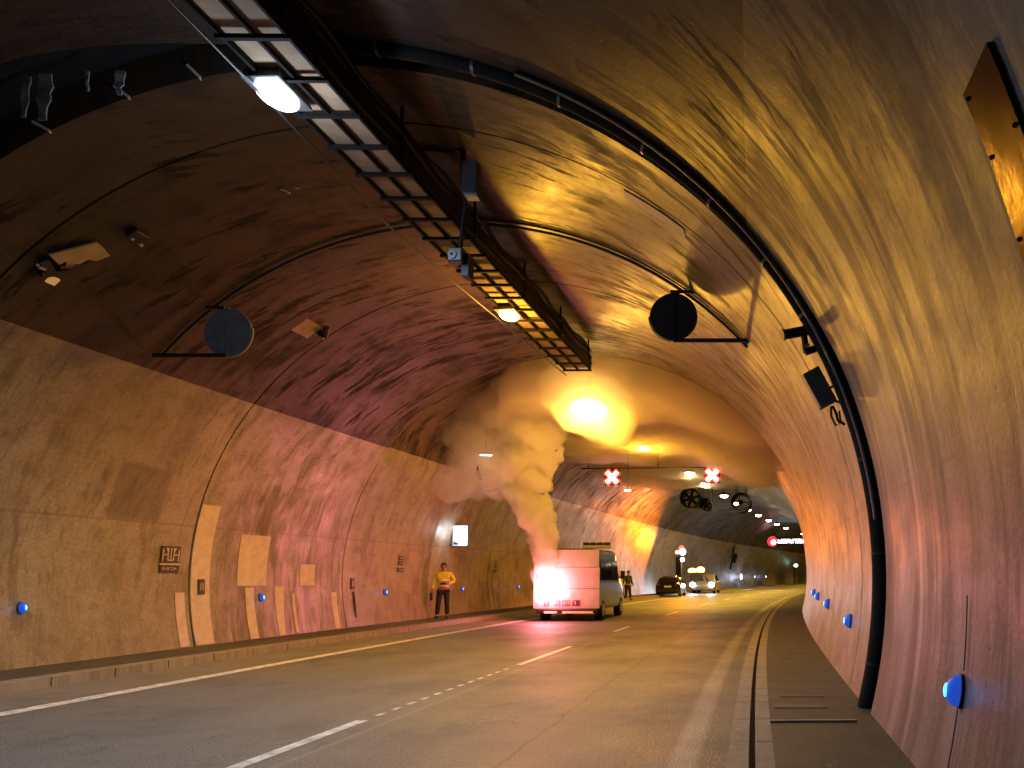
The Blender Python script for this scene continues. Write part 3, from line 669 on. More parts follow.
for s, th, w, h, lb in ((15.19, 182.0, .17, .3, 'small black number plate on the tall pale mortar strip'), (20.5, 182, .16, .3, 'small dark plate beside the wall joint left of the second sign'), (20.55, 187.5, .07, .7, 'narrow dark slot cover low beside the wall joint'), (47.5, 180, .2, .9, 'small dark niche plate on the orange lit wall')):
    t = thing('wall_plate', lb, 'plate', mat=wall_matrix(s, th))
    b = B(); b.box((0, 0, .02), (w, h, .03)); b.build('plate', M['darkpaint'], t, bevel=.004)
    b = B(); bars(b, [(-w*.2, h*.25, -w*.2, -h*.25), (w*.15, h*.25, w*.15, -h*.2)], w*.12, .036, .04); b.build('marking', M['palepaint'] if w > .1 else M['darksteel'], t)

# lit emergency phone box sign
t = thing('emergency_phone_sign', 'bright white lit box sign sticking out of the left wall above the person', 'lit sign', F(26.5, -10.78, 2.87), head(26.5))
b = B(); b.box((0, .05, 0), (.60, .10, .78)); b.build('case', M['steel'], t, bevel=.01)
b = B(); b.box((.02, -.006, .02), (.50, .01, .68)); b.build('lit_face', emit('lit_sign_white', (.80, .90, 1.0), 3.2), t)
b = B(); b.prism([(-.22, -.31), (-.02, -.31), (-.06, -.22), (-.16, -.20), (-.22, -.14)], lambda x, y, h: Vector((x, h, y)), -.016, -.012); b.prism([(.26, -.31), (.26, -.12), (.20, -.2)], lambda x, y, h: Vector((x, h, y)), -.016, -.012); b.build('symbol', plain('blue_symbol', (.04, .07, .14), .5), t)
b = B(); b.bar((-.30, .05, -.3), (-.62, .05, -.3), .04); b.bar((-.3, .05, .3), (-.62, .05, .3), .04); b.build('bracket', M['darksteel'], t)
l = lamp('glow', (0, -.4, 0), 14, (.8, .9, 1), .2); l.parent = t; l.location = (0, -.5, 0)

# ---------------------------------------------------------------- gantry with red crosses
GS = 34
t = thing('signal_gantry', 'thin dark beam across the tunnel carrying the two red cross signals', 'gantry', F(GS+.3, -5.3, 6.4), head(GS))
b = B(); b.bar((-4.2, 0, -.05), (4.0, 0, -.05), .04, .045); b.build('beam', M['darksteel'], t)
b = B()
for x in (-3.2, 0, 3.0): b.bar((x, 0, 0), (x, 0, 1.0), .05)
b.build('hanger', M['darksteel'], t)
E_x = emit('cross_core', (1, .62, .58), 14); E_xr = emit('cross_halo', (1, .03, .02), 3.5)
for X, z, lb in ((-7.33, 5.90, 'left red cross signal with modelled halo hanging in the smoke over the van'), (-2.80, 5.95, 'right red cross signal with modelled halo hanging over the right lane')):
    t = thing('lane_signal', lb, 'lane signal', F(GS, X, z), head(GS), 'red cross lane signals')
    b = B(); b.box((0, .06, 0), (.70, .1, .70)); b.build('case', M['black'], t, bevel=.02)
    for nm, w, L_, e, y in (('halo_bars', .32, .40, E_xr, .0), ('cross', .16, .33, E_x, -.02)):  # wider red bars stand in for the glow round the cross
        b = B()
        for a in (45, -45):
            d = Vector((cos(rad(a)), 0, sin(rad(a))))*L_; b.bar(d*-1+Vector((0, y+(.004 if a > 0 else 0), 0)), d+Vector((0, y+(.004 if a > 0 else 0), 0)), .015, w)
        b.build(nm, e, t)
    b = B(); b.bar((0, .08, .38), (0, .28, .45), .05); b.build('hanger', M['darksteel'], t)
    l = lamp('glow', (0, -.5, 0), 10, (1, .08, .04), .15); l.parent = t; l.location = (0, -.4, 0)

# ---------------------------------------------------------------- jet fans
def jet_fan(s, X, z, lab, r=.58, open_=False):
    t = thing('jet_fan', lab, 'fan', F(s, X, z), head(s)+.05, 'jet fans under the crown')
    b = B(); n = 28; vs = []; fs = []
    prof = [(-.0, r*.90), (0, r), (1.9, r), (1.9, r*.9), (1.5, r*.86), (.4, r*.86)]
    for y, q in prof:
        for k in range(n): vs.append((q*cos(2*pi*k/n), y, q*sin(2*pi*k/n)))
    for i in range(len(prof)):
        j = (i+1) % len(prof)
        for k in range(n): fs.append((i*n+k, i*n+(k+1) % n, j*n+(k+1) % n, j*n+k))
    b.add(vs, fs, True); b.build('casing', M['matte'], t)
    b = B(); b.tube([((r)*cos(a), -.01, r*sin(a)) for a in lin(0, 2*pi, 30)], .03, 6); b.build('rim', M['clip'] if open_ else M['darksteel'], t)
    if True:
        b = B(); b.ball((0, .35, 0), r*.28, 8, (1, 1.3, 1)); b.build('hub', M['darksteel'], t)
        for k in range(6 if not open_ else 3):
            a = 2*pi*k/6+.3 if not open_ else 2*pi*k/3
            b = B(); b.box((cos(a)*r*.55, .4, sin(a)*r*.55), (r*.6, .05, .16 if not open_ else .03), Matrix.Rotation(-a, 3, 'Y') @ Matrix.Rotation(.5, 3, 'X')); b.build('blade', M['matte'] if k % 2 else M['darksteel'], t)
    for y in (.3, 1.6):
        for x in (-.3, .3): b = B(); b.bar((x, y, r*.85), (x, y, r+.75), .04); b.build('hanger', M['darksteel'], t)
jet_fan(45, -5.72, 6.08, 'dark jet fan left of the row of ceiling lamps')
jet_fan(46.5, -5.08, 5.86, 'smaller dark jet fan tucked behind the right rim of the left jet fan', .36)
jet_fan(47, -2.95, 6.02, 'jet fan with a pale open ring round one of the far lamps', .60, True)

# ---------------------------------------------------------------- message board, post
t = thing('message_board', 'wide lit message board with a red disc hanging in the far bend', 'message board', F(92, -5.75, 5.60), head(92))
b = B(); b.box((0, .15, 0), (4.6, .25, 1.1)); b.build('case', M['black'], t)
b = B(); b.cyl((-1.75, -.02, 0), (-1.75, .0, 0), .62, 20); b.build('red_disc', emit('board_red', (1, .03, .05), 1.6), t)
b = B(); b.cyl((-1.60, -.05, -.12), (-1.60, -.03, -.12), .30, 20); b.build('white_disc', emit('board_white_disc', (1, .85, .9), 7), t)
b = B()
x = -1.0
for ch in ('101', '111', '011', '110', '101', '010', '111', '011', '101'):
    bars_ = [(x, -.24, x, .24)]
    if ch[1] == '1': bars_.append((x, .2, x+.22, .2))
    if ch[2] == '1': bars_.append((x+.2, -.24, x+.2, .12))
    if ch[0] == '1': bars_.append((x, -.05, x+.2, -.05))
    for x0, y0, x1, y1 in bars_:
        b.bar((x0, -.03, y0), (x1, -.03, y1), .03, .09, up=Vector((1, 0, 0)) if x0 == x1 else Vector((0, 0, 1)))
    x += .34 if ch != '101' else .38
b.build('lettering', emit('board_letters', (.85, .88, 1), 6), t)
b = B(); b.bar((-1.6, .15, .5), (-1.6, .15, 1.6), .08); b.bar((1.6, .15, .5), (1.6, .15, 1.6), .08); b.build('hanger', M['darksteel'], t)
t = thing('lamp_post', 'slim dark post with a small greenish white lamp at the far wall', 'lamp post', F(118, -10.45, .13), head(118))
b = B(); b.cyl((0, 0, 0), (0, 0, 3.2), .10, 10); b.build('post', M['darksteel'], t)
b = B(); b.bar((-.9, 0, 3.2), (.5, 0, 3.1), .12); b.build('arm', M['darksteel'], t)
b = B(); b.ball((.3, -.1, 2.9), .34, 8, (1, .6, .8)); b.ball((-.8, -.1, 3.1), .22, 8, (1, .6, .7)); b.build('lamp_head', emit('green_white', (.55, 1, .72), 3.5), t)
t = thing('dark_cable_drop', 'dark bracket with a drooping cable on the far left wall', 'bracket', mat=wall_matrix(84, 165))
b = B(); b.tube([(-.2, 2.6, .1), (.3, 1.4, .12), (.7, 0, .15), (.7, -.8, .15)], .11, 6); b.box((1.2, .5, .3), (.5, 1.0, .3)); b.build('bracket', M['black'], t)

# ---------------------------------------------------------------- footway strip at the joint
b = B(); b.box((0, 0, 0), (.82, .045, .018)); o = b.build('joint_cover_strip', M['strip'], loc=F(7.35, .62, .13)); o.rotation_euler = (0, 0, head(7.3)+.02); tag(o, 'worn pale metal strip across the right footway at the foot of the hose', 'metal strip')
for k, (s, X, w) in enumerate(((8.2, .55, .55), (8.9, .6, .5))):
    b = B(); b.box((0, 0, 0), (w, .18-.06*k, .008)); o = b.build('cement_smear', M['mortar'], loc=F(s, X, .122)); o.rotation_euler = (0, 0, head(s)); tag(o, ['pale cement smear on the right footway just beyond the metal strip', 'fainter cement smear farther along the right footway'][k], 'smear'); o.data.materials[0] = plain('cement_dust', (.13, .115, .09), .8)

# ---------------------------------------------------------------- vehicles
def wheel(t, x, y, r=.33, w=.22):
    o = B(); o.cyl((x-w/2, y, r), (x+w/2, y, r), r, 24); wh = o.build('wheel', M['tyre'], t, bevel=.02)
    sg = 1 if x > 0 else -1
    o = B(); o.cyl((x+sg*(w/2-.02), y, r), (x+sg*(w/2+.012), y, r), r*.62, 18); o.build('rim', M['rim'], wh)
def shell(sections, n=None):
    "sections: list of (y, [(x,z) ...]) closed loops of equal count"
    b = B(); k = len(sections[0][1])
    for y, lp in sections:
        for x, z in lp: b.v.append(Vector((x, y, z)))
    for i in range(len(sections)-1):
        for j in range(k): a = i*k+j; c = i*k+(j+1) % k; b.f.append([a, c, c+k, a+k])
    b.f.append(list(range(k))[::-1]); b.f.append([(len(sections)-1)*k+j for j in range(k)])
    return b
def loop(w, z0, z1, wt=None, rnd=.12, sh=None):
    "half section: bottom to belt (sh) to roof"
    wt = wt if wt else w*.88; sh = sh if sh else (z0+z1)*.5
    R_ = [(w*.97, z0), (w, z0+.12), (w, sh), (wt, z1-rnd), (wt-rnd*1.2, z1)]
    return R_+[(-x, z) for x, z in R_[::-1]]

# smoking van, rear towards the camera
VS, VX = 25.0, -6.49
van = thing('smoking_van', 'white van with its rear blazing pink and smoke pouring from it', 'van', F(VS+.03, VX, 0), head(VS)+.035)
W_ = 1.02
secs = [(.0, loop(W_*.985, .42, 2.33, .94, .12, 1.25)), (.08, loop(W_, .38, 2.38, .95, .12, 1.25)), (3.1, loop(W_, .36, 2.40, .95, .12, 1.25)), (3.55, loop(W_, .36, 2.28, .90, .14, 1.25)), (4.15, loop(W_*.99, .36, 1.55, .88, .12, 1.15)), (4.7, loop(W_*.95, .36, 1.25, .86, .12, .95)), (4.85, loop(W_*.88, .42, 1.02, .78, .1, .75))]
shell(secs).build('body', M['vanside'], van, bevel=.03)
for i, (z0, z1) in enumerate(((.42, 1.06), (1.075, 1.76), (1.775, 2.34))):
    b = B(); b.box((-.02, -.035, (z0+z1)/2), (2.16 if i < 2 else 2.1, .045, z1-z0)); b.build('rear_board', M['van'], van, bevel=.008)
b = B()
for x, w in ((-.66, .18), (-.32, .22), (-.02, .26), (.30, .24)): b.box((x, -.068, .60), (w, .02, .19)); 
b.build('lettering', plain('smudged_lettering', (.10, .02, .03), .6), van)
b = B()
for x, w in ((-.66, .03), (-.36, .04), (-.28, .03), (-.08, .04), (.06, .03), (.27, .04)): b.box((x, -.08, .60), (w, .015, .11))
b.build('lettering_detail', M['van'], van)
b = B(); b.box((0, -.02, .34), (1.98, .16, .14)); b.build('bumper', M['black'], van, bevel=.03)
b = B(); b.box((-.52, -.105, .30), (.42, .02, .07)); b.box((.36, -.105, .30), (1.0, .02, .07)); b.build('reflective_strip', M['reflect'], van)
for y in (.75, 3.95):
    for x in (-.91, .91): wheel(van, x, y, .34)
b = B(); b.prism([(2.45, 1.32), (3.42, 1.32), (3.30, 2.02), (2.45, 2.02)], lambda y, z, h: Vector((W_-.0+h-(z-1.32)*.08, y, z)), -.02, .012); wn = b.build('side_window', M['glass'], van)
b = B(); b.prism([(.35, 1.34), (2.2, 1.34), (2.2, 2.0), (.35, 2.0)], lambda y, z, h: Vector((W_+h-(z-1.32)*.08, y, z)), -.02, .01); b.build('side_window', M['glass'], van)
b = B()
b.add([(-.82, 3.60, 2.20), (.82, 3.60, 2.20), (.86, 4.12, 1.58), (-.86, 4.12, 1.58)], [(0, 1, 2, 3)]); o = b.build('windscreen', M['glass'], van); o.modifiers.new('t', 'SOLIDIFY').thickness = .02
b = B(); b.box((1.005, 2.32, 1.15), (.012, .02, 1.5)); b.box((1.005, 3.5, 1.0), (.012, .02, 1.1)); b.box((1.012, 2.55, 1.15), (.02, .16, .04)); b.build('door_seam', M['black'], van)
b = B(); b.box((1.16, 3.50, 1.52), (.16, .12, .30)); b.bar((1.0, 3.48, 1.42), (1.12, 3.5, 1.46), .05); b.build('wing_mirror', M['black'], van, bevel=.03)
b = B(); b.box((.9, 4.72, .82), (.22, .1, .2)); b.build('front_lamp', M['reflect'], van)
b = B(); b.box((.42, 2.4, 2.52), (1.0, .32, .10)); b.build('roof_bar', M['white'], van, bevel=.02)
b = B()
for x in (.05, .3, .55, .8): b.box((x, 2.4, 2.62), (.2, .26, .12))
b.build('beacon_box', M['darkpaint'], van, bevel=.02)
b = B(); b.box((-.98, -.03, 1.45), (.08, .06, .5)); b.box((1.0, .0, .95), (.05, .06, .4)); b.build('tail_lamp', M['red'], van)

# fire on the van's rear
fl = thing('flare_fire', 'white hot pink flames burning on the left of the van rear', 'fire', F(VS-.12, VX-.62, .95), head(VS))
E_fl = emit('flame_white_pink', (1.0, .50, .62), 22); E_ft = emit('flame_tongue', (1, .45, .55), 6); E_fl2 = emit('flame_pink', (1.0, .18, .30), 2.8)
b = B()
for k in range(13):
    a = random.uniform(0, 6.28); r_ = random.uniform(0, .34); x = cos(a)*r_*1.0; z = sin(a)*r_*.9+.12; q = random.uniform(.10, .20)
    b.ball((x, random.uniform(-.08, .03), z), q, 6, (1.0, .5, 1.15))
for k in range(6):
    x = random.uniform(-.2, .4); b.tube([(x, 0, -.15), (x+.05, -.03, .1), (x+random.uniform(-.1, .12), 0, .3+random.random()*.12)], [.08, .06, .008], 6)
b.build('flame_core', E_fl, fl)
for k in range(22):
    b = B(); a = random.uniform(0, 6.28); r_ = random.uniform(.28, .60); x = cos(a)*r_+.12; z = sin(a)*r_*.55-.02; q = random.uniform(.02, .05)
    b.tube([(x, .02, z-q), (x+.02, .0, z+q*1.2), (x+.03, .01, z+q*3)], [q, q*.7, .004], 5); b.build('flame_tongue', E_ft, fl)
PK = (1.0, .15, .18)
lamp('fire_glow', F(VS-.60, VX-.55, 1.15), 390, PK, .16, fl)

# dark parked hatchback, tail towards the camera
def hatch(t, paint, L_=4.2, W=.88, H=1.46):
    secs = [(0, loop(W*.90, .42, .96, W*.84, .08, .7)), (.06, loop(W*.97, .30, 1.02, W*.86, .06, .75)), (.22, loop(W, .24, 1.06, W*.86, .05, .78)), (.62, loop(W, .22, H-.10, W*.68, .10, .92)), (1.2, loop(W, .22, H, W*.70, .10, .92)), (2.1, loop(W, .22, H-.02, W*.70, .10, .92)), (3.0, loop(W, .22, 1.02, W*.85, .05, .85)), (3.8, loop(W*.96, .24, .86, W*.80, .05, .7)), (L_, loop(W*.84, .32, .62, W*.74, .05, .5))]
    shell(secs).build('body', paint, t, bevel=.025)
    b = B(); b.add([(-.54, .57, H-.12), (.54, .57, H-.12), (.70, .22, 1.06), (-.70, .22, 1.06)], [(0, 1, 2, 3)]); o = b.build('rear_window', M['glass'], t); o.modifiers.new('t', 'SOLIDIFY').thickness = .02
    for s_ in (-1, 1):
        b = B(); b.prism([(.75, .98), (2.75, .98), (2.1, H-.14), (.9, H-.14)], lambda y, z, h: Vector((s_*(W*1.0-(z-.92)*.5*.98-.0+h), y, z)), -.01, .012); b.build('side_window', M['glass'], t)
        b = B(); b.box((s_*(W+.08), 2.55, 1.0), (.16, .1, .12)); b.build('wing_mirror', paint, t, bevel=.03)
        for y in (.8, 3.35): wheel(t, s_*(W-.10), y, .31, .2)
    return t
car = thing('parked_hatchback', 'black hatchback parked by the left wall behind the standing helper', 'car', F(53, -8.86, 0), head(53)+.10)
hatch(car, M['carblack'])
b = B(); b.box((0, -.03, .72), (.5, .03, .12)); b.build('number_plate', M['reflect'], car)
for x in (-.68, .68):
    b = B(); b.box((x, .015, .86), (.26, .07, .14)); b.build('tail_lamp', M['red'], car)
b = B(); b.box((0, .0, .42), (1.5, .12, .2)); b.build('bumper', M['black'], car, bevel=.04)

# patrol vehicle facing the camera with beacons and headlights
pv = thing('patrol_vehicle', 'silver patrol vehicle facing us with headlights on and glowing orange roof beacon', 'car', F(62.2, -8.35, 0), head(62)+pi+.05)
hatch(pv, M['silver'], 4.4, .95, 1.62)
for ch in list(pv.children): ch.location.y -= 4.4
E_head = emit('headlight_glow', (.85, .90, 1), 40); E_or = emit('orange_beacon', (1, .55, .06), 16)
for x in (-.78, .78):
    b = B(); b.ball((x, -.04, .74), .24, 8, (1, .4, .8)); b.build('headlight', E_head, pv)
b = B(); b.add([(-.62, -2.28, 1.50), (.62, -2.28, 1.50), (.78, -1.40, 1.06), (-.78, -1.40, 1.06)], [(0, 1, 2, 3)]); o = b.build('windscreen', M['glass'], pv); o.modifiers.new('t', 'SOLIDIFY').thickness = .02
b = B(); b.box((0, -2.6, 1.70), (1.2, .3, .10)); b.build('roof_bar', M['darksteel'], pv)
b = B(); b.ball((-.35, -2.6, 1.86), .22, 8, (1.5, .8, .9)); b.ball((.3, -2.6, 1.92), .24, 8, (1.4, .8, 1)); b.build('beacon', E_or, pv)
for ch in pv.children:
    if ch.name.split('.')[0] in ('headlight', 'windscreen', 'roof_bar', 'beacon'):
        # these were modelled nose at y = 0 pointing to -y after the turn: put them on the nose
        ch.rotation_euler = (0, 0, pi); ch.location = (0, 0, 0)
for x in (-.78, .78): 
    l = lamp('head_beam', (0, 0, 0), 170, (.80, .87, 1), .08, spot=70, blend=.7); l.parent = pv; l.location = (x, .25, .75); l.rotation_euler = (pi/2-.05, 0, 0)
    l.rotation_euler = (rad(85), 0, 0)
    l.rotation_euler.z = 0
# rotating orange beam thrown on the wall ahead
lamp('beacon_beam', F(58.3, -9.1, 3.0), 1800, (1, .20, .005), .12, pv, spot=72, target=wallp(48, 171), blend=.35)
lamp('beacon_glow', F(61.4, -8.3, 2.4), 60, (1, .45, .08), .15, pv)

# dark post with red and white lamps behind the black car
t = thing('portable_light_mast', 'dark mast with one red and two white lamps beside the patrol vehicle', 'light mast', F(59, -9.4, 0), head(59))
b = B(); b.box((0, 0, .04), (.8, .8, .08)); b.build('base', M['darksteel'], t)
b = B(); b.cyl((0, 0, 0), (0, 0, 3.5), .07, 10); b.box((-.1, 0, 2.2), (.42, .3, 1.5)); b.build('post', M['darksteel'], t)
b = B(); b.ball((.22, -.15, 3.32), .26, 8); b.ball((.22, -.15, 2.72), .17, 8); b.build('white_lamp', emit('mast_white', (1, .93, .88), 9), t)
b = B(); b.ball((.10, .0, 3.62), .22, 8); b.build('red_lamp', emit('mast_red', (1, .10, .05), 3), t)
b = B(); b.ball((-.22, -.1, 3.3), .15, 8); b.build('amber_lamp', emit('mast_amber', (1, .55, .2), 4), t)

# ---------------------------------------------------------------- people
def skin_mesh(name, pts, edges, mat, parent, sub=2):
    me = bpy.data.meshes.new(name); me.from_pydata([p[:3] for p in pts], edges, []); o = bpy.data.objects.new(name, me); COL.objects.link(o)
    o.parent = parent; me.materials.append(mat)
    md = o.modifiers.new('skin', 'SKIN'); md.use_smooth_shade = True
    for i, p in enumerate(pts):
        r = p[3]; me.skin_vertices[0].data[i].radius = (r, p[4] if len(p) > 4 else r)
    me.skin_vertices[0].data[0].use_root = True
    s_ = o.modifiers.new('sub', 'SUBSURF'); s_.levels = sub; s_.render_levels = sub
    return o
def person(t, arms, top, legm, feet, hair=True, lean=0.0, H=1.78):
    # body as one skinned figure; arms: list of two (elbow, wrist, hand tip)
    # 0 pelvis 1 waist 2 chest 3 neck 4 head-low 5 head 6 head-top
    ln = lambda z: lean*max(0, z-.9)
    P = [(0, 0, .96, .145, .11), (0+ln(1.12), 0, 1.12, .14, .105), (ln(1.34), 0, 1.34, .17, .115), (ln(1.48), 0, 1.485, .062), (ln(1.56), -.01, 1.56, .062), (ln(1.64), -.015, 1.645, .088, .10), (ln(1.72), -.005, 1.72, .075, .085)]
    E = [(0, 1), (1, 2), (2, 3), (3, 4), (4, 5), (5, 6)]
    for sgn, (el, wr, ha) in zip((-1, 1), arms):
        k = len(P); P += [(sgn*.20+ln(1.42), 0, 1.42, .062), (*el, .046), (*wr, .033), (*ha, .036)]; E += [(2, k), (k, k+1), (k+1, k+2), (k+2, k+3)]
    for sgn, (fx, fy) in zip((-1, 1), feet):
        k = len(P); P += [(sgn*.095, 0, .86, .095), ((sgn*.1+fx)/2+.0, fy*.5-.02, .49, .064), (fx, fy, .09, .045), (fx*1.05, fy-.14, .035, .042)]; E += [(0, k), (k, k+1), (k+1, k+2), (k+2, k+3)]
    body = skin_mesh('body', P, E, M['skin'], t)
    # jacket
    J = [(0+ln(1), 0, .93, .175, .135), (ln(1.12), 0, 1.12, .165, .13), (ln(1.34), 0, 1.34, .195, .14), (ln(1.46), 0, 1.465, .10, .09)]
    JE = [(0, 1), (1, 2), (2, 3)]
    for sgn, (el, wr, ha) in zip((-1, 1), arms):
        k = len(J); J += [(sgn*.205+ln(1.42), 0, 1.42, .078), (*el, .066), (*wr, .05)]; JE += [(2, k), (k, k+1), (k+1, k+2)]
    skin_mesh('jacket', J, JE, top, t)
    T = [(0, 0, .93, .155, .12)]; TE = []
    for sgn, (fx, fy) in zip((-1, 1), feet):
        k = len(T); T += [(sgn*.10, 0, .84, .11), ((sgn*.1+fx)/2, fy*.5-.02, .49, .085), (fx, fy, .10, .07)]; TE += [(0, k), (k, k+1), (k+1, k+2)]
    skin_mesh('trousers', T, TE, legm, t)
    for fx, fy in feet:
        b = B(); b.ball((fx*1.03, fy-.07, .045), .05, 8, (1.0, 2.6, .95)); b.build('shoe', M['black'], t)
    # hair, eyes, nose, mouth, ears
    b = B(); b.ball((ln(1.66), .018, 1.685), .105, 12, (.90, 1.0, 1.05))
    b.v = [v if v.y > -.045 or v.z > 1.735 else Vector((v.x*.9, max(v.y, -.05), v.z)) for v in b.v]; b.build('hair', M['hair'], t)
    b = B()
    for s_ in (-1, 1): b.ball((s_*.033+ln(1.64), -.108, 1.652), .010, 5)
    b.box((ln(1.64), -.112, 1.585), (.045, .008, .008)); b.build('eye_and_mouth', M['black'], t)
    b = B(); b.ball((ln(1.64), -.118, 1.622), .014, 6, (.8, 1, 1.6))
    for s_ in (-1, 1): b.ball((s_*.093+ln(1.64), .0, 1.632), .02, 6, (.5, 1, 1.4))
    b.build('nose_and_ear', M['skin'], t)
    # hands: palm with five bent fingers
    for sgn, (el, wr, ha) in zip((-1, 1), arms):
        w = Vector(wr); h = Vector(ha); d = (h-w).normalized(); sd = d.cross(Vector((0, -1, .2))).normalized(); dn = sd.cross(d)
        Q = [(*w, .026), (*(w+d*.05), .034, .02), (*(w+d*.085), .034, .018)]; QE = [(0, 1), (1, 2)]
        for q in range(4):
            k = len(Q); base = w+d*.09+sd*(.024*(q-1.5)); L_ = (.03, .036, .034, .026)[q]
            Q += [(*base, .009), (*(base+d*L_+dn*.008), .0085), (*(base+d*L_*1.5+dn*.03), .008)]; QE += [(2, k), (k, k+1), (k+1, k+2)]
        k = len(Q); tb = w+d*.03-sd*.035*sgn; Q += [(*tb, .011), (*(tb+d*.035-sd*.012*sgn+dn*.015), .0095)]; QE += [(1, k), (k, k+1)]
        skin_mesh('hand', Q, QE, M['skin'], t, 1)
p1 = thing('person', 'person in a yellow jacket and dark trousers standing by the left wall holding a radio', 'person', F(24.55, -10.40, .125), head(24.5)+.35)
person(p1, [((-.30, .0, 1.16), (-.32, -.06, .93), (-.32, -.10, .84)), ((.34, -.02, 1.20), (.16, -.24, 1.10), (.08, -.27, 1.11))], M['yellow'], M['trousers'], [(-.17, -.02), (.14, -.06)])
for z in (1.03, 1.22):
    b = B(); n = 24; vs = []
    for zz in (z-.028, z+.028):
        for k in range(n): a = 2*pi*k/n; vs.append((.186*cos(a), .146*sin(a), zz))
    b.add(vs, [(k, (k+1) % n, (k+1) % n+n, k+n) for k in range(n)], True); b.build('reflective_band', M['reflect'], p1)
t = thing('handheld_radio', 'small black radio held at waist height by the person in yellow', 'radio', F(24.55, -10.40, .125), head(24.5)+.35)
b = B(); b.box((.02, -.29, 1.11), (.17, .05, .07)); b.build('radio_case', M['black'], t, bevel=.01)
b = B(); b.cyl((-.06, -.29, 1.12), (-.16, -.29, 1.14), .009, 6); b.build('antenna', M['black'], t)
t = thing('dark_bag', 'small dark bag hanging from the lowered hand of the person in yellow', 'bag', F(24.55, -10.40, .125), head(24.5)+.35)
b = B(); b.box((-.34, -.10, .70), (.09, .20, .26)); b.build('bag_body', M['black'], t, bevel=.03)
b = B(); b.tube([(-.34, -.17, .83), (-.34, -.10, .90), (-.34, -.03, .83)], .008, 6); b.build('strap', M['black'], t)
p2 = thing('person', 'person in dark clothes standing beside the front of the van before the orange wall', 'person', F(45.5, -9.55, .0), head(45)+.9)
person(p2, [((-.30, .0, 1.18), (-.42, -.14, 1.02), (-.46, -.20, 1.0)), ((.27, .02, 1.14), (.26, -.12, .95), (.25, -.18, .90))], M['grey'], M['trousers'], [(-.16, .02), (.16, -.05)], lean=.06)

# ---------------------------------------------------------------- smoke
def volume_mat(name, col, dens, nscale=None, thr=(.3, .7), detail=3, lo=0.0, aniso=.3, zfade=None):
    m = bpy.data.materials.new(name); m.use_nodes = True; N = m.node_tree.nodes; L = m.node_tree.links
    N.remove(N['Principled BSDF']); g = G(m)
    pv_ = N.new('ShaderNodeVolumePrincipled'); pv_.inputs['Color'].default_value = (*col, 1); pv_.inputs['Anisotropy'].default_value = aniso
    L.new(pv_.outputs[0], N['Material Output'].inputs['Volume'])
    if nscale:
        tc = N.new('ShaderNodeTexCoord')
        n = g.noise(tc.outputs['Object'], nscale, detail, .6, .3)
        d = g.rng(n, thr[0], thr[1], dens*lo, dens)
        if zfade:
            sp = N.new('ShaderNodeSeparateXYZ'); L.new(tc.outputs['Object'], sp.inputs[0])
            d = g.math('MULTIPLY', d, g.rng(g.math('MULTIPLY_ADD', g.noise(tc.outputs['Object'], .45, 3), 1.6, sp.outputs[2]), zfade[0], zfade[1], 0, 1, True))
        L.new(d, pv_.inputs['Density'])
    else: pv_.inputs['Density'].default_value = dens
    return m
def puffs(name, balls, mat, voxel, disp):
    "union of puffs, remeshed into one billowing hull"
    b = B()
    for (c, r) in balls: b.ball(c, r, 8)
    me = bpy.data.meshes.new(name); me.from_pydata([tuple(p) for p in b.v], [], b.f)
    o = bpy.data.objects.new(name, me); COL.objects.link(o); me.materials.append(mat)
    md = o.modifiers.new('remesh', 'REMESH'); md.mode = 'VOXEL'; md.voxel_size = voxel; md.use_smooth_shade = True
    bpy.context.view_layer.update()
    dg = bpy.context.evaluated_depsgraph_get(); ev = o.evaluated_get(dg); me2 = bpy.data.meshes.new_from_object(ev)
    o.modifiers.clear(); o.data = me2
    vn = [v.normal.copy() for v in me2.vertices]
    for v, n in zip(me2.vertices, vn):
        p = v.co; k = 0
        for (sc_, a) in disp: k += a*(1-2*abs(noise.noise(p*sc_)))
        v.co = p+n*k
    if not me2.materials: me2.materials.append(mat)
    return o
# plume rising from the left side of the van's roof: (z, px-like lateral X at s, radius)
pl = []
path = [(24.9, -7.22, 1.75, .27), (24.9, -7.20, 2.15, .30), (24.8, -7.27, 2.6, .36), (24.8, -7.36, 3.05, .42), (24.7, -7.55, 3.5, .52), (24.7, -7.72, 3.95, .62), (24.6, -7.76, 4.45, .74), (24.5, -7.74, 4.95, .86), (24.4, -7.6, 5.5, .95), (24.2, -7.35, 6.1, 1.05), (24.0, -7.1, 6.7, 1.15)]
for i in range(len(path)-1):
    a, c = path[i], path[i+1]
    for k in range(4):
        t_ = k/4; s, X, z, r = [a[j]+(c[j]-a[j])*t_ for j in range(4)]
        pl.append((F(s, X, z), r*.72))
        for q in range(5):
            an = random.uniform(0, 6.28); pl.append((F(s+sin(an)*r*.5, X+cos(an)*r*random.uniform(.4, .72), z+random.uniform(-.15, .15)), r*random.uniform(.26, .44)))
M_pl = volume_mat('smoke_plume', (.996, .985, .93), 5.5, 1.8, (.32, .60), 3, .35, .0)
o = puffs('smoke_plume', pl, M_pl, .065, ((1.4, .10), (3.4, .08), (7.5, .05), (15, .02)))
tag(o, 'thick billowing smoke column rising from the left of the burning van', 'smoke', kind='stuff')
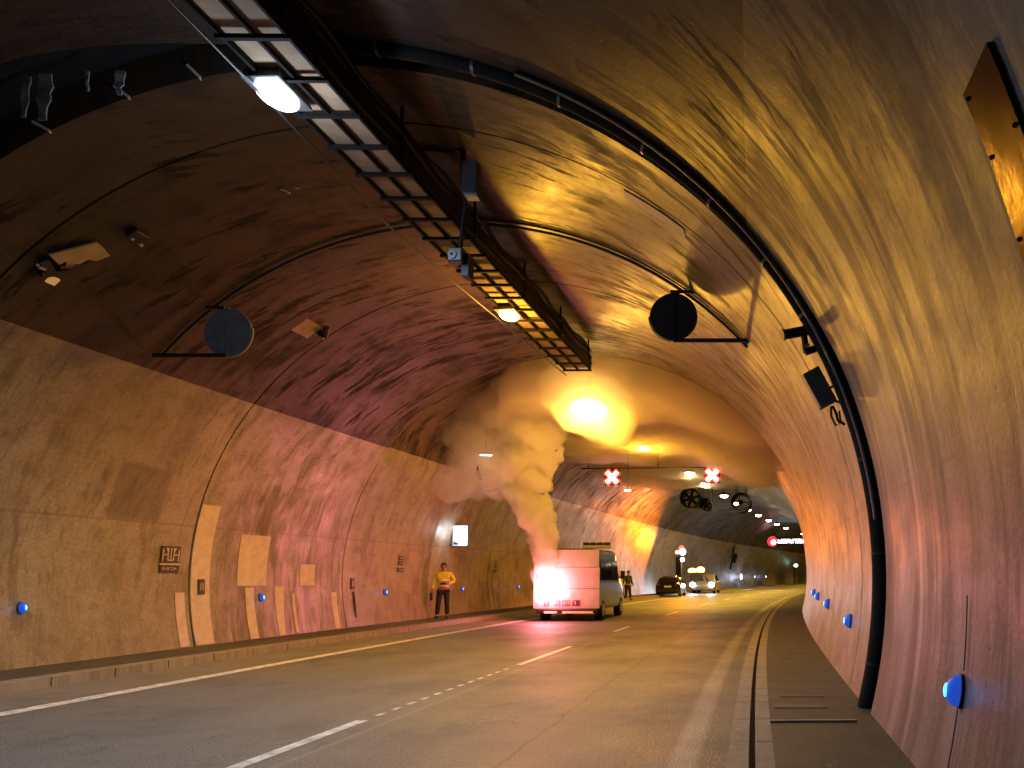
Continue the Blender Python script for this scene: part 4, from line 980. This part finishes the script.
# drifting cloud between the plume and the left wall
cl = []
for (s, X, z, r) in ((24.2, -8.3, 5.5, .9), (24.0, -8.9, 5.7, .9), (23.5, -9.2, 5.1, .6), (23.6, -9.5, 4.6, .5), (23.4, -9.75, 4.25, .35), (23.2, -8.4, 6.4, .9), (22.6, -7.6, 6.9, .9), (23, -9.0, 6.2, .7), (22.4, -8.4, 6.8, .7), (22, -6.9, 7.0, .8), (23.4, -8.2, 4.9, .5), (25, -9.4, 5.2, .7), (25.4, -9.6, 4.6, .5), (24.6, -8.6, 4.7, .5)):
    cl.append((F(s, X, z), r))
    for q in range(4):
        v_ = Vector((random.uniform(-1, 1), random.uniform(-1, 1), random.uniform(-1, 1)))*r*.6; cl.append((F(s, X, z)+v_, r*random.uniform(.4, .6)))
o = puffs('smoke_drift', cl, volume_mat('smoke_drift', (.985, .96, .90), 1.15, .9, (.34, .66), 5, .05, .2), .14, ((.9, .18), (2.4, .10), (5, .05)))
tag(o, 'loose smoke cloud drifting from the column towards the left wall', 'smoke', kind='stuff')
# layer trapped under the raised crown
b = B(); ss = lin(20.09, 43, 46); xs = lin(0, 1, 22)
def lay(s, k, top):
    s = s+(3.6*(1-sst(k, .04, .30)))*(1-(s-20.09)/22.91)
    r = RR+.30; zb = 6.2+.12*sst(s, 24, 31)-1.1*sst(k, .66, .95)*(1-sst(s, 32, 42))-.75*math.exp(-((s-21.8)/1.6)**2-((k-.5)/.12)**2); 
    wob_ = .30*noise.noise(Vector((s*.45, k*5, 1.3)))+.14*noise.noise(Vector((s*1.3, k*13, 4.3)))
    zz = zb+wob_
    hw = math.sqrt(max(.01, r*r-(zz-CZ)**2))*SX
    X = CX-hw+2*hw*k
    if not top: return F(s, X, zz)
    zt = CZ+math.sqrt(max(0, r*r-((X-CX)/SX)**2)); return F(s, X, max(zt, zz+.001))
n = len(xs)
for top in (0, 1):
    for s in ss:
        for k in xs: b.v.append(lay(s, k, top))
N1 = len(ss)*n
for i in range(len(ss)-1):
    for j in range(n-1):
        a = i*n+j; b.f.append([a, a+n, a+n+1, a+1]); b.f.append([a+N1, a+1+N1, a+n+1+N1, a+n+N1])
for j in range(n-1):
    b.f.append([j, j+1, j+1+N1, j+N1]); e = (len(ss)-1)*n+j; b.f.append([e, e+N1, e+1+N1, e+1])
for i in range(len(ss)-1):
    for j in (0, n-1): a = i*n+j; b.f.append([a, a+N1, a+n+N1, a+n])
o = b.build('smoke_layer', volume_mat('smoke_layer', (.90, .80, .64), .9, .8, (.3, .62), 5, .3, .3))
tag(o, 'flat smoke layer glowing yellow under the raised tunnel crown', 'smoke', kind='stuff')

# dense smoke added round the yellow lamp to give its halo
bl = [(F(21.3+random.uniform(-.35, .5), -4.86+random.uniform(-.55, .55), 6.15+random.uniform(-.15, .5)), random.uniform(.55, .8)) for k in range(12)]
o = puffs('halo_smoke', bl, volume_mat('halo_smoke', (.97, .92, .80), 1.3, 1.2, (.3, .6), 4, .35, .1), .12, ((1.4, .14), (3.2, .08)))
tag(o, 'ball of smoke added round the bright yellow lamp for its halo', 'smoke', kind='stuff')
# thin smoke added round the flames to give their glow
bl = [(F(VS-.35+random.uniform(-.1, .1), VX-.38+random.uniform(-.3, .5), 1.05+random.uniform(-.25, .6)), random.uniform(.26, .42)) for k in range(12)]
o = puffs('flame_halo_smoke', bl, volume_mat('flame_halo_smoke', (.97, .93, .93), .55, 2.2, (.3, .6), 3, .3, .1), .08, ((2, .12), (5, .06)))
tag(o, 'thin smoke added round the flames at the van rear for their pink halo', 'smoke', kind='stuff')
